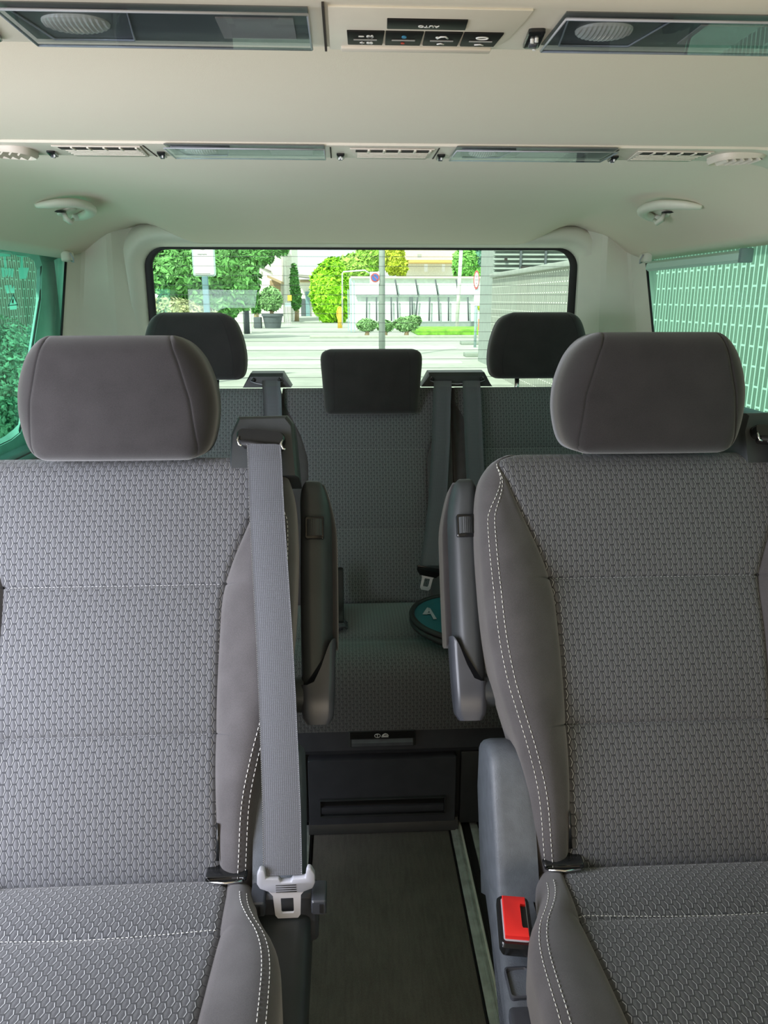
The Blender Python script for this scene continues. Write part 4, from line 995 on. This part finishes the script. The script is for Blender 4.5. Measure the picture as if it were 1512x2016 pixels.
# ================= outside =================
GZ = -.45
def gnd(px, py): d = ray(px, py); return CAM+d*((GZ-CAM.z)/d.z)
tag(G().box((-80, -30, GZ-.3), (80, 140, GZ)).done('ground', M['asphalt'], smooth=False), 'pale asphalt street and driveway', 'street', kind='structure')
def kerb(Y, x0, x1, w, h, mat, label, nm='kerb', cat='kerb'):
    return tag(G().box((x0, Y, GZ), (x1, Y+w, GZ+h)).done(nm, M[mat], bevel=.02), label, cat)
kerb(19.5, -14, 2.9, .5, .02, 'white', 'nearer white painted strip across the street', 'road_marking', 'road marking')
kerb(25.5, -16, 3.6, .9, .02, 'white', 'farther white painted strip across the street', 'road_marking', 'road marking')
kerb(32.6, -1.5, 14, .3, .10, 'kerbstone', 'low stone kerb in front of the grass strip')
def blob(r3, c, n=10):
    pass
def foliage(name, blobs, n, leaf, mats, label, cat, seed=1, group=None, up=.0, kind=None, core=.86):
    """leafy mass: ellipsoid cores bristling with leaf quads; blobs=(px,py,Y,rx_px,rz_px)"""
    rnd = random.Random(seed); g = G(); cg = G(); tot = sum(b[3]*b[4] for b in blobs)
    for px, py, Y, rx, rz in blobs:
        c = atY(px, py, Y); k = Y/FPX; RX, RZ = rx*k, rz*k; RY = min(RX, RZ)*.8 if RX < 3*RZ else RX*.5
        lo = []
        for a in range(9):
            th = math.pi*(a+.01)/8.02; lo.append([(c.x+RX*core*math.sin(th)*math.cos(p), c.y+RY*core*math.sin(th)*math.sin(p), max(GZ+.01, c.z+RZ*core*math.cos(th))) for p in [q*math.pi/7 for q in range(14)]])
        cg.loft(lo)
        for _ in range(int(n*rx*rz/tot)):
            d = Vector((rnd.gauss(0, 1), rnd.gauss(0, 1), rnd.gauss(0, 1))).normalized()
            if d.y > .35: d.y = -d.y
            r = rnd.uniform(.84, 1.06)
            p = Vector((c.x+RX*d.x*r, c.y+RY*d.y*r, c.z+RZ*d.z*r))
            if p.z < GZ+.05: continue
            nn = (d+Vector((rnd.uniform(-.8, .8), rnd.uniform(-.8, .8), rnd.uniform(-.6, .9)))).normalized()
            a = nn.orthogonal().normalized(); b = nn.cross(a); t = rnd.uniform(0, 6.28); s = leaf*rnd.uniform(.6, 1.3)
            u = (a*math.cos(t)+b*math.sin(t))*s; w = (b*math.cos(t)-a*math.sin(t))*s*.5
            g.add([p-u, p+w-nn*s*.1, p+u, p-w-nn*s*.1], [(0, 1, 2, 3)])
    g.v += []; o = g.done(name, mats[0], None, smooth=False)
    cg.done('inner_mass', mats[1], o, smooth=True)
    b = min(blobs, key=lambda b: -b[1]); c = atY(b[0], b[1], b[2]); G().tube([(c.x, c.y, GZ), (c.x+.03, c.y, (GZ+c.z)/2), (c.x, c.y, c.z)], [leaf*.9, leaf*.7, leaf*.5], 8).done('stem', M['wood'], o)
    tag(o, label, cat, group, kind); return o
def leafmat(name, c, t=.35):
    m, b = newmat(name, c, .55, 0, 0, .3)
    g = E.nt.nodes.new('ShaderNodeNewGeometry'); r = E(g.outputs['Random Per Island'])
    setc(b, emix(r, tuple(q*.55 for q in c), tuple(min(1, q*1.55) for q in c)))
    b.inputs['Transmission Weight'].default_value = 0; b.inputs['Subsurface Weight'].default_value = 0
    return m
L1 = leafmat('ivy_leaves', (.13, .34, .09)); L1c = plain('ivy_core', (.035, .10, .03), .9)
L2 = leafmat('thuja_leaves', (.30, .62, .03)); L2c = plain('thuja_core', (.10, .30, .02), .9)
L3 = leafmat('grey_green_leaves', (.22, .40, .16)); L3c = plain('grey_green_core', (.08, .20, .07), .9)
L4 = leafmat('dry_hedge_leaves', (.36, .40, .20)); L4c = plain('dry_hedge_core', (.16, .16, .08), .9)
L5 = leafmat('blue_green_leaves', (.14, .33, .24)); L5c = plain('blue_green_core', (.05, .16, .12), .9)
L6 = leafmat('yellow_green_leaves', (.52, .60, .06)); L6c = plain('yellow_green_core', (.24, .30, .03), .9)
foliage('tree', [(350, 535, 32, 55, 55), (420, 520, 32, 65, 60), (470, 545, 32, 38, 60), (395, 590, 32, 38, 40), (440, 592, 32, 30, 36), (330, 500, 32, 45, 30), (500, 505, 32, 38, 18), (540, 494, 32, 26, 9)], 9000, .17, (L1, L1c), 'ivy covered tree behind the white sign board', 'tree', 1)
foliage('hedge', [(330, 612, 30, 60, 24), (380, 622, 30, 45, 18)], 1500, .14, (L4, L4c), 'low brownish hedge left below the ivy tree', 'hedge', 2)
foliage('thuja_bush', [(648, 575, 54, 34, 54), (655, 545, 54, 24, 34), (668, 590, 54, 20, 40)], 5200, .26, (L2, L2c), 'bright yellow-green rounded thuja beside the driveway', 'bush', 3)
foliage('tree', [(700, 530, 62, 38, 26), (735, 505, 62, 30, 22)], 2200, .3, (leafmat('light_green_leaves', (.34, .58, .10)), L2c), 'light green tree behind the greenhouse, left of the lamp post', 'tree', 4)
foliage('tree', [(775, 505, 60, 18, 32), (790, 525, 60, 10, 18)], 1500, .3, (L6, L6c), 'yellow-green tree right behind the lamp post', 'tree', 5)
foliage('tree', [(915, 520, 64, 22, 30), (930, 540, 64, 20, 14)], 1400, .3, (leafmat('fresh_leaves', (.20, .50, .10)), L1c), 'fresh green tree left of the slatted house', 'tree', 6)
foliage('tree', [(955, 510, 66, 26, 28), (965, 535, 66, 14, 14)], 1400, .3, (L5, L5c), 'blue-green conifer beside the slatted house', 'tree', 7)
foliage('cypress', [(580, 565, 58, 7, 42), (583, 585, 58, 9, 25)], 1100, .2, (L1, L1c), 'narrow dark cypress against the white house', 'tree', 8)
foliage('ivy_shrub', [(503, 597, 46, 10, 18)], 500, .2, (L1, L1c), 'dark ivy shrub at the foot of the white wall', 'shrub', 9)
foliage('potted_bush', [(533, 590, 44, 22, 20), (533, 578, 44, 15, 12)], 1100, .16, (L3, L3c), 'round grey-green bush growing in a dark pot', 'bush', 10)
foliage('shrub', [(800, 638, 34, 24, 13), (815, 632, 34, 14, 10)], 900, .12, (L3, L3c), 'larger low shrub right of the lamp post', 'shrub', 12)
foliage('shrub', [(722, 640, 34, 18, 11)], 500, .12, (L3, L3c), 'smaller low shrub left of the lamp post', 'shrub', 13)
foliage('shrub', [(758, 642, 34.5, 16, 10)], 400, .12, (L3, L3c), 'low shrub directly behind the lamp post', 'shrub', 14)
foliage('shrub', [(948, 598, 40, 7, 14)], 260, .14, (L6, L6c), 'yellowish shrub beside the brick wall corner', 'shrub', 15)
tag(G().box((atY(818, 655, 36).x, 35, GZ), (atY(960, 655, 36).x, 39, GZ+.25)).done('grass_strip', M['grass'], bevel=.05), 'green grass strip in front of the greenhouse', 'grass', kind='stuff')
def card(name, px0, px1, py0, py1, Y, depth, mat, parent=None, toground=False, **k):
    a = atY(px0, py0, Y); b = atY(px1, py1, Y); z0 = GZ if toground else min(a.z, b.z)
    return G().box((min(a.x, b.x), Y, z0), (max(a.x, b.x), Y+depth, max(a.z, b.z))).done(name, M[mat], parent, smooth=False, **k)
# pot
c = atY(536, 610, 44); tag(G().loft([[(c.x+r*math.cos(t), 44+r*math.sin(t), z) for t in [k*math.pi/8 for k in range(16)]] for r, z in ((.42, GZ), (.55, GZ+.65), (.60, GZ+.65), (.60, GZ+.78))]).done('plant_pot', M['potgrey'], autos=.6), 'dark grey round pot under the grey-green bush', 'pot')
c = atY(519, 610, 44); tag(G().box((c.x-.55, 43.8, GZ), (c.x-.15, 44.4, GZ+.6)).done('planter_box', M['potgrey'], bevel=.03), 'grey square planter left of the round pot', 'planter')
# white sign board
sg = empty('sign_board', tuple(atY(400, 600, 15))); tag(sg, 'white rounded notice board with thin text on a grey post', 'sign')
def board(px0, px1, py0, py1, Y, nm, mat, parent, r, th=.03):
    a = atY(px0, py0, Y); b = atY(px1, py1, Y); cx_, cz_ = (a.x+b.x)/2, (a.z+b.z)/2
    return G().loft([[(u, Y+w, v) for u, v in rrect(abs(b.x-a.x)/2, abs(a.z-b.z)/2, r, 6, cx_, cz_)] for w in (0, th)]).done(nm, M[mat], parent, smooth=False)
board(375, 425, 458, 544, 15, 'frame', 'signframe', sg, .04, .04); board(378, 422, 462, 541, 14.99, 'panel', 'signwhite', sg, .03, .02)
a = atY(403, 544, 15.02); G().box((a.x-.055, 15.0, GZ), (a.x+.055, 15.08, a.z)).done('post', M['post'], sg, bevel=.01)
a = atY(397.5, 484.5, 14.98); G().loft([[(a.x+.055*math.cos(t), y, a.z+.055*math.sin(t)) for t in [k*math.pi/10 for k in range(20)]] for y in (14.975, 14.988)]).done('round_symbol', M['redmark'], sg, smooth=False)
a = atY(398, 500.5, 14.98); g = G()
for k in range(9): g.box((a.x-.085+k*.019, 14.98, a.z-.006*(k % 3 != 1)), (a.x-.072+k*.019, 14.989, a.z+.010))
g.done('faint_text_line', M['greymark'], sg, smooth=False)
a = atY(384, 538.5, 14.98); b = atY(414, 538.5, 14.98); G().box((a.x, 14.98, a.z-.004), (b.x, 14.989, a.z+.004)).done('bottom_line', M['greymark'], sg, smooth=False)
# lamp post with no-parking sign
lp = empty('lamp_post', (atY(752, 680, 21).x, 21, GZ)); tag(lp, 'tall grey lamp post in the middle of the rear view', 'lamp post')
a = atY(752, 600, 21); G().tube([(a.x, 21, GZ), (a.x, 21, 2.4), (a.x, 21, 5.2)], [.088, .078, .06], 14).done('post', M['galv'], lp)
G().cyl((a.x, 21, GZ), (a.x, 21, GZ+.12), .13, 14).done('post_foot', M['galv'], lp)
ns = empty('no_parking_sign', tuple(atY(738, 547, 20.9))); tag(ns, 'blue and red round no-parking sign on the left of the lamp post', 'sign')
board(728, 747, 535, 558, 20.9, 'back_plate', 'signwhite', ns, .01, .012)
c = atY(738.5, 546.5, 20.88)
def disc(c, r, y0, mat, nm, par, r2=None): return G().loft([[(c.x+rr*math.cos(t), y, c.z+rr*math.sin(t)) for t in [k*math.pi/12 for k in range(24)]] for y, rr in ((y0, r), (y0+.006, r))]).done(nm, M[mat], par, smooth=False)
disc(c, .115, 20.888, 'signred', 'red_ring', ns); disc(c, .085, 20.880, 'signblue', 'blue_field', ns)
G().add([(c.x+u, y, c.z+v) for y in (20.872, 20.879) for u, v in ((-.066, .052), (-.052, .066), (.066, -.052), (.052, -.066))], [(0, 1, 2, 3), (7, 6, 5, 4), (0, 1, 5, 4), (1, 2, 6, 5), (2, 3, 7, 6), (3, 0, 4, 7)]).done('red_slash', M['signred'], ns, smooth=False)
# prohibition sign pole
Yp = 26; a = atY(939, 650, Yp); pp_ = empty('prohibition_sign', (a.x, Yp, GZ)); tag(pp_, 'tall narrow red ringed round sign on a pale blue-grey pole near the brick wall', 'sign')
c = atY(938, 551, Yp)
def ell(rx, rz, y0, mat, nm): return G().loft([[(c.x+rx*math.cos(t), y, c.z+rz*math.sin(t)) for t in [k*math.pi/14 for k in range(28)]] for y in (y0, y0+.01)]).done(nm, M[mat], pp_, smooth=False)
ell(.095, .30, Yp, 'signred', 'red_ring'); ell(.070, .235, Yp-.012, 'signwhite', 'white_field')
G().box((c.x-.06, Yp-.02, c.z-.008), (c.x+.06, Yp-.013, c.z+.012)).box((c.x-.015, Yp-.02, c.z+.08), (c.x+.015, Yp-.013, c.z+.11)).box((c.x-.018, Yp-.02, c.z-.12), (c.x+.018, Yp-.013, c.z-.09)).done('sign_marking', M['greymark'], pp_, smooth=False)
card('supplement_plate', 934, 944, 572, 602, Yp, .03, 'signwhite', pp_)
a = atY(938, 600, Yp); G().cyl((a.x, Yp+.05, GZ), (a.x, Yp+.05, a.z+.7), .045, 10).done('post', M['bluepost'], pp_)
# flag pole
a = atY(906, 600, 40); tag(G().tube([(a.x-.15, 40, GZ), (a.x+.02, 40, 4.8)], [.10, .09], 10).done('white_pole', M['white']), 'slender white pole in front of the greenhouse', 'pole')
# barrier beside the wall
a = atY(944, 640, 21); br = empty('construction_barrier', (a.x, 21, GZ)); tag(br, 'narrow barrier post with orange and blue stripes beside the brick wall', 'barrier')
for p in ((942, 948, 628, 650, 'orange'), (942, 947, 650, 668, 'pinkish'), (949, 953, 643, 656, 'signblue'), (949, 953, 656, 670, 'white')): card('stripe_board', p[0], p[1], p[2], p[3], 20.6, .03, p[4], br)
a = atY(945, 690, 20.7); G().cyl((a.x, 20.7, GZ), (a.x, 20.7, atY(945, 625, 20.7).z), .03, 8).done('post', M['bluepost'], br)
for px0, px1, py, lab in ((909, 953, 679, 'farther flat concrete block beside the brick wall'), (917, 953, 703, 'nearer flat concrete block beside the brick wall')):
    c0 = gnd(px0, py); c1 = gnd(px1, py)
    tag(G().box((c0.x, c0.y, GZ), (c1.x, c0.y+.5, GZ+.11)).done('concrete_block', M['concrete'], bevel=.02), lab, 'concrete block')
# brick garden wall
bw = empty('brick_garden_wall', (3.1, 8, GZ)); tag(bw, 'long wall of upright grey bricks with white joints right of the van', 'garden wall')
Y1 = 16.9
me = G().add([(3.1, -2, GZ), (3.1, Y1, GZ), (3.1, Y1, 1.54), (3.1, -2, 1.54), (3.5, -2, GZ), (3.5, Y1, GZ), (3.5, Y1, 1.54), (3.5, -2, 1.54)], [(0, 1, 2, 3), (4, 5, 1, 0), (5, 6, 2, 1), (6, 7, 3, 2), (7, 4, 0, 3), (4, 7, 6, 5)])
me.done('brickwork', M['brickwall'], bw, smooth=False)
G().box((3.04, -2, 1.54), (3.56, Y1+.05, 1.62)).done('coping', M['coping'], bw, bevel=.01)
# slatted grey building
sb_ = empty('slatted_building', (5, 19, GZ)); tag(sb_, 'grey house with horizontal slat cladding above the brick wall', 'building')
a = atY(976, 480, 18.3); b = atY(1150, 480, 18.3)
G().box((a.x, 18.3, GZ), (b.x+4, 20.2, 3.6)).done('wall', M['slatback'], sb_, smooth=False)
for k in range(22):
    z = 1.45+k*.10
    G().loft([[(x, 18.30, z), (x, 18.16, z+.012), (x, 18.16, z+.04), (x, 18.30, z+.075)] for x in (a.x-.05, b.x+4)]).done('slat', M['slat'], sb_, smooth=False)
for px in (1026, 1075): q = atY(px, 500, 18.1); G().box((q.x-.02, 18.1, 1.2), (q.x+.02, 18.16, 3.6)).done('mullion', M['potgrey'], sb_, smooth=False)
for px0, px1, py0, py1 in ((994, 999, 508, 513), (1026, 1046, 524, 536)): card('dark_opening', px0, px1, py0, py1, 18.08, .05, 'dark', sb_)
# greenhouse / glazed white frontage
gh = empty('greenhouse', (3, 42, GZ)); tag(gh, 'long white glazed greenhouse with slender dark posts', 'greenhouse')
Yg = 42
card('white_front', 688, 958, 547, 660, Yg, 3, 'ghwhite', gh, toground=True)
card('eave_beam', 700, 935, 580, 584, Yg-.2, .12, 'ghgrey', gh)
card('ridge_beam', 690, 960, 544, 548, Yg-.2, .3, 'ghcream', gh)
card('plinth', 826, 940, 633, 648, Yg-.3, .25, 'ghgrey', gh, toground=True)
rnd = random.Random(5)
for k, px in enumerate((722, 741, 770, 782, 807, 811, 822, 846, 863, 883, 921)):
    a = atY(px, 585, Yg-.25); b = atY(px+rnd.uniform(-4, 2), 632, Yg-.25); G().tube([a, b], .045, 6).done('post', M['potgrey'], gh)
for px in (778, 818, 857, 898): 
    a = atY(px, 550, Yg-.25); b = atY(px+5, 580, Yg-.25); G().tube([a, b], .04, 6).done('roof_bar', M['potgrey'], gh)
for i, (px0, px1, py0) in enumerate(((689, 693, 548), (696, 699, 552), (684, 687, 570))): card('gate_panel', px0, px1, py0, 650, 38+i, .1, 'bluepost', gh, toground=True)
# pipe frame
pf = G()
q = [atY(x, y, 37) for x, y in ((674, 640), (674, 538), (676, 535), (718, 532), (727, 538))]
tag(pf.tube([(p.x, 37, p.z) for p in q], .035, 8).done('pipe_frame', M['rubstrip']), 'thin pale metal pipe frame beside the thuja', 'frame')
a = gnd(669, 632); yo = empty('garden_sprayer', (a.x, 44, GZ)); tag(yo, 'small yellow garden object at the foot of the thuja', 'garden tool')
cc = atY(669, 618, 44); G().tube([(cc.x+.16*math.cos(t), 44, cc.z+.38*math.sin(t)) for t in [k*math.pi/10 for k in range(20)]], .035, 6, closed=True).done('loop', M['yellow'], yo)
G().tube([(cc.x, 44.05, GZ), (cc.x, 44.05, cc.z+.2), (cc.x, 44.05, cc.z+.38)], [.13, .13, .03], 10).done('body', M['yellow'], yo)
# white houses
hw_ = empty('white_house', (-5, 58, GZ)); tag(hw_, 'white house with lean-to roof and downpipes left of the driveway', 'house')
card('wall', 500, 558, 470, 620, 56, 8, 'house', hw_, toground=True); card('wall', 556, 577, 440, 612, 60, 8, 'house', hw_, toground=True)
for px, y0, y1 in ((557, 480, 600), (500, 520, 605)): a = atY(px, y0, 55.8); b = atY(px, y1, 55.8); G().tube([a, b], .06, 8).done('downpipe', M['pipe'], hw_)
a, b = atY(530, 543, 55), atY(557, 555, 55)
G().loft([[(a.x, y, a.z), (b.x, y, b.z), (b.x, y, b.z-.15), (a.x, y, a.z-.15)] for y in (53.5, 56)]).done('porch_roof', M['wood'], hw_, smooth=False)
card('porch_shade', 531, 552, 552, 575, 55.9, .08, 'wood', hw_)
for p in ((514, 516, 533, 542), (561, 562, 514, 523), (562, 563, 548, 551)): card('window_opening', *p, 55.9, .06, 'pipe', hw_)
a, b = atY(500, 518, 55.9), atY(534, 535, 55.9); G().tube([a, b], .06, 6).done('verge_board', M['pipe'], hw_)
# boundary wall and gate left
lw = empty('white_garden_wall', (-6, 40, GZ)); tag(lw, 'white boundary wall with a dark railing left of the driveway', 'garden wall')
card('wall', 455, 478, 560, 636, 36, .3, 'house', lw, toground=True); card('wall', 296, 350, 555, 600, 40, .3, 'house', lw, toground=True)
card('gate_post', 490, 494, 575, 628, 38, .3, 'house', lw, toground=True)
for k in range(8): a = atY(475+k*2, 606, 37); G().tube([(a.x, 37, GZ), (a.x, 37, a.z)], .025, 6).done('railing_bar', M['potgrey'], lw)
card('railing_rail', 474, 491, 605, 607, 36.98, .05, 'potgrey', lw)
tag(card('refuse_bin', 438, 458, 606, 636, 34, .8, 'bluepost', None, toground=True, bevel=.05), 'pale blue-grey bin beside the white boundary wall', 'bin')
# garage at the end of the driveway
gr = empty('garage', (-3, 75, GZ)); tag(gr, 'low flat-roofed open garage at the end of the driveway', 'garage')
card('wall', 583, 625, 556, 603, 76, 5, 'house', gr, toground=True)
a, b = atY(580, 539, 74), atY(632, 545, 74); G().loft([[(a.x, y, a.z), (b.x, y, b.z), (b.x, y, b.z-.2), (a.x, y, a.z-.2)] for y in (73, 78)]).done('roof_edge', M['pipe'], gr, smooth=False)
card('lintel', 583, 625, 550, 557, 75.6, .3, 'ghcream', gr); card('timber_band', 591, 617, 552, 555, 75.4, .2, 'wood', gr)
card('blue_door', 601, 610, 574, 602, 75.7, .2, 'signgrey', gr, toground=True); card('dark_recess', 592, 601, 588, 603, 75.7, .2, 'potgrey', gr, toground=True)
# person-free seat group: white garden chair and parasol
gc = empty('garden_chair', tuple(gnd(567, 612))); tag(gc, 'small white slatted garden chair near the cypress', 'chair')
for k in range(6): card('slat', 561+k*2, 562+k*2, 603, 613, 50, .04, 'white', gc, toground=True)
card('backrest', 561, 573, 596, 604, 50.1, .04, 'signframe', gc)
pr = empty('closed_parasol', tuple(gnd(570, 612))); tag(pr, 'small closed orange parasol standing behind the garden chair', 'parasol')
card('canopy', 566, 574, 581, 592, 52, .3, 'yellow', pr); card('pole', 569, 570.5, 590, 605, 52.1, .1, 'pipe', pr, toground=True)
# distant houses
dh = empty('distant_house', (6, 95, GZ)); tag(dh, 'cream house with orange eaves behind the greenhouse', 'house')
card('wall', 795, 905, 440, 512, 95, 8, 'ghcream', dh); card('eave', 790, 900, 512, 517, 93, 6, 'orangewood', dh); card('lower_wall', 780, 905, 517, 560, 96, 6, 'house', dh, toground=True)
for p in ((835, 842, 520, 535), (870, 876, 520, 535), (822, 830, 500, 507)): card('window_opening', *p, 92.9, .1, 'pipe', dh)
# facade standing for a reflection, and greenery, seen through the left window
tag(foliage('hedge', [(-60, 760, 5.2, 190, 135), (90, 770, 5.4, 90, 95)], 9000, .022, (leafmat('dull_hedge_leaves', (.24, .32, .20)), L1c), 'tall hedge seen through the teal left side window', 'hedge', 41))  # leaf colour dulled towards grey
foliage('shrub', [(132, 560, 6.0, 22, 80)], 700, .06, (leafmat('narrow_shrub_leaves', (.16, .50, .08)), L1c), 'bright green shrub glimpsed in the gap behind the sliding door', 'shrub', 42)
pv = empty('reflection_facade', (-6, 6, GZ)); tag(pv, 'brown brick facade added for the bricks reflected in the sliding door window', 'facade')
G().box((-5.7, 5.5, GZ), (-5.2, 19, 3.2)).done('brickwork', M['brownbrick'], pv, smooth=False)  # solid bricks added in place of the right wall's mirror image
